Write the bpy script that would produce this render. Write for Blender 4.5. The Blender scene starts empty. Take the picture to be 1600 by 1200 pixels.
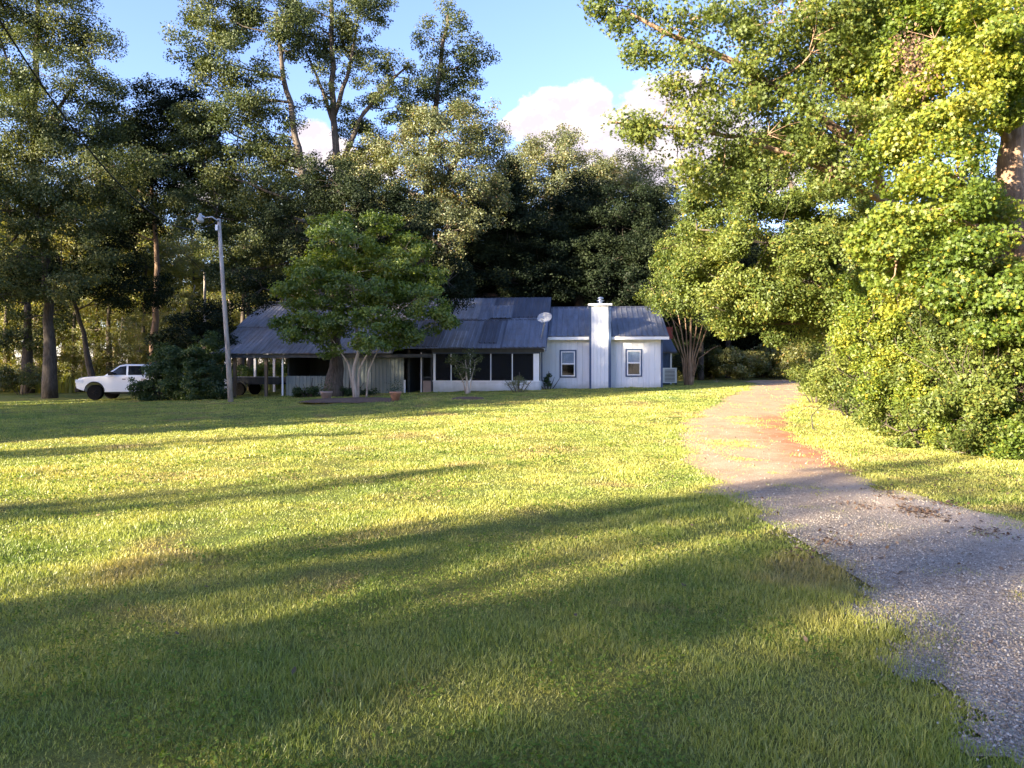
import bpy, math, random
import numpy as np
from mathutils import Vector, Matrix
rng = np.random.default_rng(7); random.seed(7)
SC = bpy.context.scene; COL = SC.collection
R = math.radians
F = 1155.0; HY = 580.0; CAMZ = 1.6

# ------------------------------------------------------------------ terrain
CP = [(x, y, 0.0) for x in (-30,-18,-9,-3,3,9,16) for y in (-12,-4,3,9)]
CP += [(-22,18,0),(-12,15,0),(-5,15,.02),(2,15,.03),(9,15,.02),(16,16,.1),
 (-20,25,0),(-12,24,.03),(-5,23,.1),(2,23,.22),(8,23,.3),(14,24,.35),(20,24,.4),
 (-30,32,-.1),(-20,33,-.02),(-12.7,33,.12),(-7,34,.34),(-2,34,.46),(3,34,.62),(9,34,.72),(14,34,.65),(20,34,.7),
 (-23,40,-.2),(-17,40,.1),(-13,40,.35),(-7,40,.5),(-3,38,.53),(0,38,.6),(1.6,39.5,.74),(5,39.5,.76),(8,39,.78),(10.5,42,.95),(16,44,.85),(24,44,.9),
 (-38,44,-.1),(-30,48,.0),(-20,50,.2),(-10,50,.5),(0,50,.8),(10,52,.95),(20,52,.9),(30,52,1.),
 (-45,60,.25),(-30,62,.3),(-15,65,.6),(0,65,.9),(18,65,1.),(35,65,1.1),(-60,80,.4),(-20,85,.6),(20,85,1.2),(60,80,1.2),(-40,110,.6),(0,110,1.),(50,110,1.2),(0,180,1),(-120,120,.5),(120,120,1.2)]
CP = np.array(CP)
def H(x, y):
    x = np.asarray(x, float); y = np.asarray(y, float); sh = np.broadcast(x, y).shape
    X = np.broadcast_to(x, sh).ravel(); Y = np.broadcast_to(y, sh).ravel()
    out = np.empty(X.size)
    for s in range(0, X.size, 100000):
        xx, yy = X[s:s+100000], Y[s:s+100000]
        d2 = (xx[:,None]-CP[None,:,0])**2 + (yy[:,None]-CP[None,:,1])**2
        sg = 3.2 + .06*np.hypot(xx, yy)
        d2 = d2/(2*sg[:,None]**2); d2 -= d2.min(1)[:,None]
        w = np.exp(-d2)
        out[s:s+100000] = (w*CP[:,2]).sum(1)/w.sum(1)
    out = out + .012*np.sin(X*1.7+np.sin(Y*1.3))*np.cos(Y*1.9+.7*X) + .008*np.sin(X*4.1+Y*2.3)
    return out.reshape(sh)
def h(x, y): return float(H([x],[y])[0])
def W(px, py, d): return np.array([(px-800)/F*d, d, CAMZ+(HY-py)/F*d])
def G(px, py):                      # where a line of sight meets the ground
    lo, hi = 1.0, 200.0
    kx, kz = (px-800)/F, (HY-py)/F
    ds = np.concatenate([np.arange(1,30,.1), np.arange(30,200,.4)])
    zz = CAMZ+kz*ds - H(kx*ds, ds)
    i = np.argmax(zz < 0)
    if zz[i] >= 0: i = len(ds)-1
    return np.array([kx*ds[i], ds[i]])

# ------------------------------------------------------------------ materials
def newmat(name):
    m = bpy.data.materials.new(name); m.use_nodes = True
    nt = m.node_tree; nt.nodes.clear()
    return m, nt
class NB:
    def __init__(s, nt): s.nt = nt
    def n(s, t, **kw):
        nd = s.nt.nodes.new(t)
        ins = kw.pop('ins', {})
        for k, v in kw.items(): setattr(nd, k, v)
        for k, v in ins.items():
            if isinstance(v, bpy.types.NodeSocket): s.nt.links.new(v, nd.inputs[k])
            else: nd.inputs[k].default_value = v
        return nd
    def math(s, op, a, b=0.0, c=0.0, clamp=False):
        nd = s.n('ShaderNodeMath', operation=op, use_clamp=clamp)
        for i, v in enumerate((a, b, c)):
            if isinstance(v, bpy.types.NodeSocket): s.nt.links.new(v, nd.inputs[i])
            else: nd.inputs[i].default_value = v
        return nd.outputs[0]
    def mix(s, f, a, b):
        nd = s.n('ShaderNodeMix', data_type='RGBA')
        for i, v in ((0, f), (6, a), (7, b)):
            if isinstance(v, bpy.types.NodeSocket): s.nt.links.new(v, nd.inputs[i])
            else: nd.inputs[i].default_value = v if i == 0 else (tuple(v)+(1,))[:4]
        return nd.outputs[2]
    def mul(s, a, b):
        nd = s.n('ShaderNodeMix', data_type='RGBA', blend_type='MULTIPLY'); nd.inputs[0].default_value = 1
        for i, v in ((6, a), (7, b)):
            if isinstance(v, bpy.types.NodeSocket): s.nt.links.new(v, nd.inputs[i])
            else: nd.inputs[i].default_value = (tuple(v)+(1,))[:4]
        return nd.outputs[2]
    def noise(s, vec, scale, detail=4, rough=.55, dist=0.0):
        nd = s.n('ShaderNodeTexNoise', ins={'Scale': scale, 'Detail': detail, 'Roughness': rough, 'Distortion': dist})
        if vec is not None: s.nt.links.new(vec, nd.inputs['Vector'])
        return nd.outputs[0]
    def ramp(s, f, stops):
        nd = s.n('ShaderNodeValToRGB'); s.nt.links.new(f, nd.inputs[0])
        cr = nd.color_ramp
        while len(cr.elements) < len(stops): cr.elements.new(.5)
        for e, (p, c) in zip(cr.elements, stops):
            e.position = p; e.color = (tuple(c)+(1,))[:4] if not isinstance(c, (int, float)) else (c, c, c, 1)
        return nd.outputs[0]
    def out(s, sh): 
        o = s.n('ShaderNodeOutputMaterial'); s.nt.links.new(sh, o.inputs[0])
    def mapr(s, v, a, b, c=0., d=1.):
        nd = s.n('ShaderNodeMapRange', ins={'Value': v, 'From Min': a, 'From Max': b, 'To Min': c, 'To Max': d}); return nd.outputs[0]
    def bump(s, hgt, strength, dist):
        return s.n('ShaderNodeBump', ins={'Height': hgt, 'Strength': strength, 'Distance': dist}).outputs[0]

def leaf_mat(name, dark, mid, light, trans=.35, tcol=None, patch=.35, warm=None, gloss=.06):
    m, nt = newmat(name); b = NB(nt)
    a = b.n('ShaderNodeAttribute', attribute_name='tint').outputs['Fac']
    pos = b.n('ShaderNodeNewGeometry').outputs['Position']
    nz = b.noise(pos, patch, 3)
    f = b.math('ADD', b.math('MULTIPLY', a, .48), b.math('MULTIPLY', b.mapr(nz, .36, .64), .52))
    c = b.ramp(f, [(0, dark), (.5, mid), (1, light)])
    if warm:
        c = b.mix(b.mapr(a, .93, .97), c, warm)
    tc = b.mul(c, tcol or (1.5, 1.45, .6))
    d = b.n('ShaderNodeBsdfDiffuse', ins={'Color': c}).outputs[0]
    t = b.n('ShaderNodeBsdfTranslucent', ins={'Color': tc}).outputs[0]
    g = b.n('ShaderNodeBsdfGlossy', ins={'Color': (.7,.75,.7,1), 'Roughness': .55}).outputs[0]
    s1 = b.n('ShaderNodeMixShader', ins={0: trans, 1: d, 2: t}).outputs[0]
    s2 = b.n('ShaderNodeMixShader', ins={0: gloss, 1: s1, 2: g}).outputs[0]
    b.out(s2); return m
def bark_mat(name, c1, c2, sc=6., bs=.6):
    m, nt = newmat(name); b = NB(nt)
    pos = b.n('ShaderNodeNewGeometry').outputs['Position']
    mp = b.n('ShaderNodeMapping', ins={'Vector': pos, 'Scale': (1,1,.16)}).outputs[0]
    n1 = b.noise(mp, sc*3, 6, .65); n2 = b.noise(pos, .9, 3)
    f = b.math('ADD', b.math('MULTIPLY', n1, .7), b.math('MULTIPLY', n2, .35))
    c = b.ramp(f, [(.32, tuple(v*.4 for v in c1)), (.48, c1), (.68, c2)])
    p = b.n('ShaderNodeBsdfPrincipled', ins={'Base Color': c, 'Roughness': .9, 'Normal': b.bump(n1, bs, .04)}).outputs[0]
    b.out(p); return m
def plain(name, col, rough=.6, metal=0., var=.12, sc=3., bumpk=.0, spec=.5, streak=False, coat=0.):
    m, nt = newmat(name); b = NB(nt)
    pos = b.n('ShaderNodeNewGeometry').outputs['Position']
    if streak: pos = b.n('ShaderNodeMapping', ins={'Vector': pos, 'Scale': (1,1,.12)}).outputs[0]
    nz = b.noise(pos, sc, 6, .6)
    c = b.mix(b.mapr(nz, .3, .7), tuple(v*(1-var) for v in col), tuple(min(1, v*(1+var)) for v in col))
    ins = {'Base Color': c, 'Roughness': rough, 'Metallic': metal, 'Specular IOR Level': spec, 'Coat Weight': coat}
    if bumpk: ins['Normal'] = b.bump(b.noise(pos, sc*8, 4), bumpk, .02)
    b.out(b.n('ShaderNodeBsdfPrincipled', ins=ins).outputs[0]); return m

M = {}
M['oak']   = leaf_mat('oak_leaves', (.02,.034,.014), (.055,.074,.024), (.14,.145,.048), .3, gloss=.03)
M['dark']  = leaf_mat('dark_oak_leaves', (.006,.011,.006), (.014,.022,.01), (.034,.045,.018), .2, gloss=.012)  # deep shade among the dense crowns is put into this leaf colour
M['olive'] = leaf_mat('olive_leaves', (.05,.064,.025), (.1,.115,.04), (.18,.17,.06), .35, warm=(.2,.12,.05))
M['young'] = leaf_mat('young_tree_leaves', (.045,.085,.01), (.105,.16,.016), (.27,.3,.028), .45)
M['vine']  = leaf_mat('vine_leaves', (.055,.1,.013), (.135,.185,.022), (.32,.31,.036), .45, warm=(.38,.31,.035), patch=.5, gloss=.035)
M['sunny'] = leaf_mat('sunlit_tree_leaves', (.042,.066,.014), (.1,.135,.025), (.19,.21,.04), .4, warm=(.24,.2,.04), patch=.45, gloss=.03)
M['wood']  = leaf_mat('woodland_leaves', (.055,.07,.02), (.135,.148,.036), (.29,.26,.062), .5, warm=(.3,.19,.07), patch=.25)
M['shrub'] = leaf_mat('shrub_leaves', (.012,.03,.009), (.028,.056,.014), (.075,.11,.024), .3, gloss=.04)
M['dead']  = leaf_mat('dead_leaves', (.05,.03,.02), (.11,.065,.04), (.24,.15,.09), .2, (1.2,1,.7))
M['clover'] = leaf_mat('clover_leaves', (.06,.11,.012), (.11,.17,.02), (.18,.23,.035), .3, gloss=.02)
M['weed']  = leaf_mat('weeds', (.12,.15,.03), (.26,.27,.05), (.5,.43,.08), .5)
M['bark']  = bark_mat('grey_brown_bark', (.055,.042,.032), (.13,.105,.082))
M['barkw'] = bark_mat('warm_bark', (.2,.125,.08), (.36,.25,.165), 4., 1.)
M['barkp'] = bark_mat('pale_smooth_bark', (.38,.31,.24), (.6,.52,.43), 2., .2)
M['poled'] = bark_mat('weathered_pole_wood', (.36,.31,.27), (.55,.5,.45), 4., .3)

# ------------------------------------------------------------------ object helpers
def tag(o, label=None, cat=None, group=None, kind=None):
    if label: o['label'] = label
    if cat: o['category'] = cat
    if group: o['group'] = group
    if kind: o['kind'] = kind
    return o
def empty(name, loc, rz=0.):
    o = bpy.data.objects.new(name, None); COL.objects.link(o)
    o.location = loc; o.rotation_euler = (0,0,rz); o.empty_display_size = .3
    return o
def link(name, me, mat, parent=None, smooth=False):
    if mat: me.materials.append(mat)
    o = bpy.data.objects.new(name, me); COL.objects.link(o)
    if parent: o.parent = parent
    if smooth: me.polygons.foreach_set('use_smooth', np.ones(len(me.polygons), bool))
    return o
def npmesh(name, V, faces_idx, k, tint=None):
    """V (n,3); faces_idx flat int array, all faces k-gons."""
    me = bpy.data.meshes.new(name); nf = len(faces_idx)//k
    me.vertices.add(len(V)); me.vertices.foreach_set('co', np.ascontiguousarray(V, dtype=np.float32).ravel())
    me.loops.add(nf*k); me.loops.foreach_set('vertex_index', np.asarray(faces_idx, dtype=np.int32))
    me.polygons.add(nf); me.polygons.foreach_set('loop_start', np.arange(0, nf*k, k, dtype=np.int32))
    if tint is not None:
        a = me.attributes.new('tint', 'FLOAT', 'FACE'); a.data.foreach_set('value', np.asarray(tint, dtype=np.float32))
    me.update(calc_edges=True); return me
class MB:
    """collects boxes, prisms, tubes and sheets into one mesh"""
    def __init__(s): s.v = []; s.f = []
    def add(s, vs, fs):
        o = len(s.v); s.v += [tuple(map(float, p)) for p in vs]; s.f += [tuple(i+o for i in f) for f in fs]; return s
    def box(s, x0, x1, y0, y1, z0, z1):
        return s.add([(x0,y0,z0),(x1,y0,z0),(x1,y1,z0),(x0,y1,z0),(x0,y0,z1),(x1,y0,z1),(x1,y1,z1),(x0,y1,z1)],
                     [(0,3,2,1),(4,5,6,7),(0,1,5,4),(1,2,6,5),(2,3,7,6),(3,0,4,7)])
    def prism(s, pts, axis, a0, a1):
        """polygon pts (2D) extruded along axis 'x','y','z'"""
        def P(p, a): return {'x': (a,p[0],p[1]), 'y': (p[0],a,p[1]), 'z': (p[0],p[1],a)}[axis]
        n = len(pts)
        return s.add([P(p,a0) for p in pts]+[P(p,a1) for p in pts],
                     [tuple(range(n))[::-1], tuple(range(n,2*n))]+[(i,(i+1)%n,n+(i+1)%n,n+i) for i in range(n)])
    def tube(s, pts, rad, k=8, cap=True):
        pts = [Vector(p) for p in pts]; rings = []
        if not hasattr(rad, '__len__'): rad = [rad]*len(pts)
        for i, p in enumerate(pts):
            t = (pts[min(i+1,len(pts)-1)]-pts[max(i-1,0)]).normalized()
            u = t.cross(Vector((0,0,1))) if abs(t.z) < .9 else t.cross(Vector((0,1,0)))
            u.normalize(); w = t.cross(u)
            rings.append([p+(u*math.cos(2*math.pi*j/k)+w*math.sin(2*math.pi*j/k))*rad[i] for j in range(k)])
        vs = [q for r in rings for q in r]; fs = []
        for i in range(len(pts)-1):
            for j in range(k):
                fs.append((i*k+j, i*k+(j+1)%k, (i+1)*k+(j+1)%k, (i+1)*k+j))
        if cap: fs += [tuple(range(k))[::-1], tuple(range((len(pts)-1)*k, len(pts)*k))]
        return s.add(vs, fs)
    def lathe(s, prof, c=(0,0,0), k=24, axis='z'):
        vs = []; fs = []
        for (r, z) in prof:
            for j in range(k):
                a = 2*math.pi*j/k; q = (r*math.cos(a), r*math.sin(a), z)
                if axis == 'y': q = (q[0], q[2], q[1])
                if axis == 'x': q = (q[2], q[0], q[1])
                vs.append((c[0]+q[0], c[1]+q[1], c[2]+q[2]))
        for i in range(len(prof)-1):
            for j in range(k): fs.append((i*k+j, i*k+(j+1)%k, (i+1)*k+(j+1)%k, (i+1)*k+j))
        fs += [tuple(range(k)), tuple(range((len(prof)-1)*k, len(prof)*k))]
        return s.add(vs, fs)
    def sheet(s, o, du, lu, dv, lv, nrm, pitch, rib, ribw, thick=.02, flat=None):
        """ribbed sheet: ribs run along dv, spaced along du"""
        o, du, dv, nrm = Vector(o), Vector(du), Vector(dv), Vector(nrm)
        prof = [(0., 0.)]; a = pitch*.5
        while a < lu-ribw:
            prof += [(a-ribw/2, 0.), (a-ribw/4, rib), (a+ribw/4, rib), (a+ribw/2, 0.)]; a += pitch
        prof.append((lu, 0.)); n = len(prof)
        top = [o+du*p+nrm*(q+thick) for p, q in prof]; vs = top+[p+dv*lv for p in top]
        bot = [o+du*p+nrm*0 for p, q in prof]; vs += bot+[p+dv*lv for p in bot]
        fs = []
        for i in range(n-1):
            fs += [(i,i+1,n+i+1,n+i), (2*n+i,3*n+i,3*n+i+1,2*n+i+1), (i,2*n+i,2*n+i+1,i+1), (n+i,n+i+1,3*n+i+1,3*n+i)]
        fs += [(0,n,3*n,2*n), (n-1,3*n-1,4*n-1,2*n-1)]
        return s.add(vs, fs)
    def build(s, name, mat, parent=None, bevel=0., smooth=False):
        me = bpy.data.meshes.new(name); me.from_pydata(s.v, [], s.f); me.update()
        import bmesh
        bm = bmesh.new(); bm.from_mesh(me); bmesh.ops.recalc_face_normals(bm, faces=bm.faces); bm.to_mesh(me); bm.free()
        o = link(name, me, mat, parent, smooth)
        if bevel:
            md = o.modifiers.new('bevel', 'BEVEL'); md.width = bevel; md.segments = 2; md.limit_method = 'ANGLE'; md.angle_limit = R(35)
        return o

# ------------------------------------------------------------------ foliage
LEAF = {
 'quad': [(0,-.5),(.34,0),(0,.5),(-.34,0)],
 'leaf': [(0,-.5),(.24,-.22),(.27,.1),(0,.55),(-.27,.1),(-.24,-.22)],
 'star': [(0,-.45),(.16,-.2),(.5,-.22),(.27,.06),(.42,.32),(.14,.24),(0,.58),(-.14,.24),(-.42,.32),(-.27,.06),(-.5,-.22),(-.16,-.2)],
 'lance': [(0,-.5),(.13,-.1),(0,.6),(-.13,-.1)],
 'spray': [(0,-.5),(.1,-.2),(.42,-.3),(.2,-.02),(.5,.22),(.12,.2),(.05,.6),(-.1,.22),(-.46,.3),(-.2,-.02),(-.4,-.36),(-.08,-.2)],
}
def unit(v): return v/np.maximum(np.linalg.norm(v, axis=1, keepdims=True), 1e-9)
def leaf_mesh(name, P, size, outward, shape, up=.5, droop=.25):
    n = len(P); T = np.array(LEAF[shape]); k = len(T)
    N = unit(rng.normal(size=(n,3))*.72 + outward*.8 + np.array([0,0,up]))
    A = rng.normal(size=(n,3)) + outward*.5; A[:,2] -= droop
    V = unit(A - N*(A*N).sum(1)[:,None]); U = np.cross(V, N)
    s = size*rng.uniform(.65, 1.3, n)
    s = np.broadcast_to(s, (n,)); q = P[:,None,:] + s[:,None,None]*(U[:,None,:]*T[None,:,0,None] + V[:,None,:]*T[None,:,1,None]
        - N[:,None,:]*(np.abs(T[:,0])*.35 + np.maximum(T[:,1],0)*.15)[None,:,None])
    return npmesh(name, q.reshape(-1,3), np.arange(n*k), k, rng.random(n))
def clumps_of(lobes, cr, dens, inner=.45):
    """clump centres scattered over the lobes: (centres, outward, lobe index)"""
    C, O, L = [], [], []
    for i, (c, r) in enumerate(lobes):
        r = np.asarray(r, float); area = 4*math.pi*((r[0]*r[1]+r[0]*r[2]+r[1]*r[2])/3)
        n = max(4, int(dens*area/(math.pi*cr*cr)))
        d = unit(rng.normal(size=(n,3)))
        rad = 1-inner*rng.random(n)**1.5 + rng.normal(size=n)*.12
        C.append(np.asarray(c)+d*rad[:,None]*r); O.append(d); L.append(np.full(n, i))
    return np.concatenate(C), np.concatenate(O), np.concatenate(L)
def curve_pts(p0, p1, n=6, bow=.15, up=.25):
    p0, p1 = np.asarray(p0, float), np.asarray(p1, float); L = np.linalg.norm(p1-p0)
    off = rng.normal(size=3)*bow*L; off[2] = abs(off[2])*.3 - up*L*.3
    return [p0+(p1-p0)*t + off*math.sin(math.pi*t) + rng.normal(size=3)*.015*L*(0 < t < 1) for t in np.linspace(0,1,n)]
KD, KP, LEAVES = 1.3, 2.1, [0]
def fine_leaf(shape, size, per):
    return (size*.54, per*2.9) if shape == 'quad' else (size*.74, per*1.75)
def make_tree(name, base, trunk, trad, lobes, leaf, size, mat, bark='bark', cr=.7, dens=.9, per=40, up=.5, droop=.25,
              twigs=.5, flat=.65, inner=.45, label=None, group=None, cat='tree', stems=None, limb_from=.35, limb_r=.35, crown='crown', skip_limbs=False, flare=1.5):
    """trunk: list of points from base up; lobes: [(centre, radii)]; all in world metres"""
    base = np.asarray(base, float); root = empty(name, tuple(base))
    size, per = fine_leaf(leaf, size, per)
    if leaf == 'quad': cr, per = cr*.78, per*.62
    C, O, L = clumps_of(lobes, cr, dens*KD, inner)
    n = len(C); cs = cr*rng.uniform(.6, 1.3, n)
    cnt = np.maximum(4, (per*KP*(cs/cr)**2*rng.uniform(.6,1.3,n)).astype(int))
    idx = np.repeat(np.arange(n), cnt)
    off = rng.normal(size=(len(idx),3)); off = unit(off)*(rng.random(len(idx))**.45)[:,None]
    off[:,2] *= flat
    P = C[idx] + off*cs[idx][:,None]
    LEAVES[0] += len(P); ok = P[:,2] > H(P[:,0], P[:,1])+.03
    P, idx, off = P[ok], idx[ok], off[ok]
    out = unit(O[idx]*.7 + off*.6)
    me = leaf_mesh(name+'_leaves', P-base, size, out, leaf, up, droop)
    cro = link(crown, me, M[mat], root)
    mb = MB(); tr = [np.asarray(p, float)-base for p in trunk]
    k = len(tr); rad = [trad*(1-.72*i/(k-1)) for i in range(k)]; rad[0] = trad*flare
    fine = []; fr = []
    for i in range(k-1):
        for t in np.linspace(0,1,4,endpoint=False):
            fine.append(tr[i]+(tr[i+1]-tr[i])*t + rng.normal(size=3)*trad*.12*(i+t > 0)); fr.append(rad[i]+(rad[i+1]-rad[i])*t)
    fine.append(tr[-1]); fr.append(rad[-1])
    mb.tube(fine, fr, 12)
    TT = np.array(fine)
    for s in (stems or []):
        sp = [np.asarray(p, float)-base for p in s[0]]
        pts = []
        for i in range(len(sp)-1):
            for t in np.linspace(0,1,4,endpoint=False): pts.append(sp[i]+(sp[i+1]-sp[i])*t+rng.normal(size=3)*s[1]*.15*(i+t > 0))
        pts.append(sp[-1]); mb.tube(pts, [s[1]*(1-.7*i/(len(pts)-1)) for i in range(len(pts))], 8)
        TT = np.concatenate([TT, np.array(pts)[2:]]); fr += [s[1]*(1-.7*i/(len(pts)-1)) for i in range(2, len(pts))]
    fr = np.array(fr); m0 = int(limb_from*len(fine))
    for i, (c, r) in enumerate(lobes):
        c = np.asarray(c)-base; g = (L == i)
        cand = TT[m0:]; cost = np.linalg.norm(cand-c, axis=1) + np.maximum(0, cand[:,2]-c[2]+.3*np.linalg.norm(cand[:,:2]-c[:2],axis=1))*1.3
        j = int(np.argmin(cost)); st = cand[j]; sr = max(fr[m0+j]*limb_r*2*.7, .02); sr = min(sr, fr[m0+j]*.8)
        path = curve_pts(st, c, 7)
        if not skip_limbs: mb.tube(path, [sr*(1-.75*t/6) for t in range(7)], 7)
        pp = np.array(path[2:]); cc = C[g]-base
        for q in cc[rng.random(len(cc)) < twigs]:
            a = pp[int(np.argmin(np.linalg.norm(pp-q, axis=1)))]
            tw = curve_pts(a, q, 4, .12, .1); r0 = max(.012, sr*.22)
            mb.tube(tw, [r0, r0*.7, r0*.45, r0*.2], 4, False)
    mb.build('trunk', M[bark], root, smooth=True)
    tag(root, label, cat, group)
    return root
def copy_tree(o, loc, rz=0., s=1., label=None, group=None, par=None, cat=None):
    c = o.copy(); COL.objects.link(c); c.location = loc; c.rotation_euler = (0,0,rz)
    c.scale = (s,s,s) if not hasattr(s, '__len__') else s
    if label: c['label'] = label
    if group: c['group'] = group
    for ch in list(o.children):
        d = ch.copy(); COL.objects.link(d); d.parent = c
        for g in ch.children:
            e = g.copy(); COL.objects.link(e); e.parent = d
    return c
def Lp(items):                      # lobes given as sight-line centre, radii and distance
    return [(W(a,b,d), (rx*d/F, (dd if dd else .5*(rx+ry)*d/F), ry*d/F)) for (a,b,rx,ry,d,dd) in [(t+(None,))[:6] for t in items]]
def Tp(items): return [W(*t) for t in items]
def gp(px, d):
    x = (px-800)/F*d; return np.array([x, d, h(x,d)-.05])
exec_parts = []
# ------------------------------------------------------------------ driveway outline, in metres on the ground
LE = [(1178,599),(1160,610),(1128,625),(1090,645),(1060,664),(1050,680),(1056,700),(1064,720),(1082,745),(1112,772),(1150,798),(1182,826),(1212,858),(1240,886),(1268,915),(1300,945),(1340,985),(1375,1012),(1398,1045),(1420,1085),(1460,1120),(1530,1190)]
RE = [(1262,599),(1262,612),(1250,628),(1238,648),(1236,668),(1262,692),(1302,715),(1345,738),(1395,760),(1450,778),(1520,798),(1600,820)]
L_ = [G(*p) for p in LE]; R_ = [G(*p) for p in RE]
DW = L_ + [np.array(p) for p in ((2.0,2.2),(2.3,1.0),(2.8,-2),(3.2,-8),(9,-8),(8.5,-2),(8,2),(7.2,5))] + R_[::-1]
t0 = (L_[0]-R_[0]); far = [R_[0]+np.array((.6,4.)), R_[0]+np.array((3,10.)), R_[0]+np.array((0,10.)), L_[0]+np.array((.8,5.))]
DW = np.array(DW + far)
def polydist(x, y, poly):
    """signed distance (positive inside)"""
    x = np.asarray(x, float); y = np.asarray(y, float)
    best = np.full(x.shape, 1e9); ins = np.zeros(x.shape, bool); n = len(poly)
    for i in range(n):
        ax, ay = poly[i]; bx, by = poly[(i+1)%n]
        dx, dy = bx-ax, by-ay
        t = np.clip(((x-ax)*dx+(y-ay)*dy)/(dx*dx+dy*dy+1e-12), 0, 1)
        best = np.minimum(best, np.hypot(x-ax-t*dx, y-ay-t*dy))
        c = ((ay > y) != (by > y)) & (x < (bx-ax)*(y-ay)/(by-ay+1e-12)+ax); ins ^= c
    return np.where(ins, best, -best)
def vnoise(x, y, s, seed=0):
    r = np.random.default_rng(seed); g = r.random((256,256))
    X, Y = x*s+1000.3, y*s+1000.7; xi, yi = np.floor(X).astype(int), np.floor(Y).astype(int)
    fx, fy = X-xi, Y-yi; fx = fx*fx*(3-2*fx); fy = fy*fy*(3-2*fy)
    a = g[xi%256,yi%256]; b_ = g[(xi+1)%256,yi%256]; c = g[xi%256,(yi+1)%256]; d = g[(xi+1)%256,(yi+1)%256]
    return a*(1-fx)*(1-fy)+b_*fx*(1-fy)+c*(1-fx)*fy+d*fx*fy
def fnoise(x, y, s, seed=0): return (vnoise(x,y,s,seed)*.5+vnoise(x,y,s*2.1,seed+1)*.3+vnoise(x,y,s*4.3,seed+2)*.2)
def drive(x, y): return polydist(x, y, DW) + (fnoise(x, y, 1.1, 5)-.5)*.7 + (vnoise(x,y,7,9)-.5)*.15

# ------------------------------------------------------------------ ground sheet
def axis(lo, hi, near, step):
    a = [0.]
    while a[-1] < hi: a.append(a[-1]+max(step, (a[-1]-near)*.05 if a[-1] > near else step))
    b = [0.]
    while b[-1] > lo: b.append(b[-1]-max(step, (-b[-1]-near)*.05 if -b[-1] > near else step))
    return np.array(b[::-1][:-1]+a)
xs, ys = axis(-600,600,16,.2), axis(-60,900,34,.2)
XX, YY = np.meshgrid(xs, ys); ZZ = H(XX, YY)
nx, ny = len(xs), len(ys)
ii = (np.arange(ny-1)[:,None]*nx+np.arange(nx-1)[None,:]).ravel()
q = np.stack([ii, ii+1, ii+nx+1, ii+nx], 1).ravel()

def grass_colour(b, pos):
    n1 = b.noise(pos, .22, 4, .6); n2 = b.noise(pos, 1.3, 4, .6); n3 = b.noise(pos, .55, 3, .5, .6)
    c = b.ramp(b.math('ADD', b.math('MULTIPLY', n1, .55), b.math('MULTIPLY', n2, .45)),
               [(.33, (.135,.195,.048)), (.45, (.225,.26,.064)), (.56, (.32,.315,.085)), (.67, (.42,.365,.135))])
    dry = b.mapr(n3, .56, .68)
    return b.mix(b.math('MULTIPLY', dry, .55), c, (.3,.2,.115))
m, nt = newmat('lawn_ground'); b = NB(nt); pos = b.n('ShaderNodeNewGeometry').outputs['Position']
gc = grass_colour(b, pos)
fine = b.noise(pos, 14, 6, .7); f2 = b.noise(pos, 60, 4, .7)
tex = b.mapr(b.math('ADD', b.math('MULTIPLY', fine, .5), b.math('MULTIPLY', f2, .5)), .36, .62)
c = b.mix(tex, b.mul(gc, (.42,.42,.36)), gc)
bare = b.mapr(b.noise(pos, .8, 5, .6, .5), .66, .74)
c = b.mix(b.math('MULTIPLY', bare, .7), c, (.13,.095,.06))
b.out(b.n('ShaderNodeBsdfPrincipled', ins={'Base Color': c, 'Roughness': .95, 'Specular IOR Level': .1, 'Normal': b.bump(tex, .9, .05)}).outputs[0])
me = npmesh('lawn_sheet', np.stack([XX,YY,ZZ],2).reshape(-1,3), q, 4)
g = link('ground', me, m, None, True); tag(g, 'mown green and yellow lawn rising gently to the house', 'lawn', kind='structure')

# driveway sheet, 6 mm over the ground, same grid so it follows it
fx = np.arange(-1, 30, .16); fy = np.arange(-8, 66, .16)
DX, DY = np.meshgrid(fx, fy); sd = polydist(DX, DY, DW) + (fnoise(DX,DY,1.1,5)-.5)*.7 + (vnoise(DX,DY,7,9)-.5)*.15
def lift(x, y):
    """height of the ground sheet itself (bilinear on its grid)"""
    x = np.asarray(x, float); y = np.asarray(y, float)
    i = np.clip(np.searchsorted(xs, x)-1, 0, nx-2); j = np.clip(np.searchsorted(ys, y)-1, 0, ny-2)
    u = (x-xs[i])/(xs[i+1]-xs[i]); v = (y-ys[j])/(ys[j+1]-ys[j])
    return ZZ[j,i]*(1-u)*(1-v)+ZZ[j,i+1]*u*(1-v)+ZZ[j+1,i]*(1-u)*v+ZZ[j+1,i+1]*u*v
DZ = lift(DX, DY) + .006 + np.clip(sd, 0, .5)*.03
cell = (np.minimum(np.minimum(sd[:-1,:-1], sd[1:,:-1]), np.minimum(sd[:-1,1:], sd[1:,1:])) > -.02)
jj, ic = np.nonzero(cell); mnx = len(fx); b0 = jj*mnx+ic
qd = np.stack([b0, b0+1, b0+mnx+1, b0+mnx], 1).ravel()
m, nt = newmat('driveway_gravel_and_clay'); b = NB(nt); pos = b.n('ShaderNodeNewGeometry').outputs['Position']
sx = b.n('ShaderNodeSeparateXYZ', ins={0: pos}); X, Y = sx.outputs[0], sx.outputs[1]
v1 = b.n('ShaderNodeTexVoronoi', ins={'Vector': pos, 'Scale': 55.}); v2 = b.n('ShaderNodeTexVoronoi', ins={'Vector': pos, 'Scale': 130.})
stone = b.n('ShaderNodeSeparateColor', ins={0: v1.outputs['Color']}).outputs[0]
stone2 = b.n('ShaderNodeSeparateColor', ins={0: v2.outputs['Color']}).outputs[1]
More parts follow.
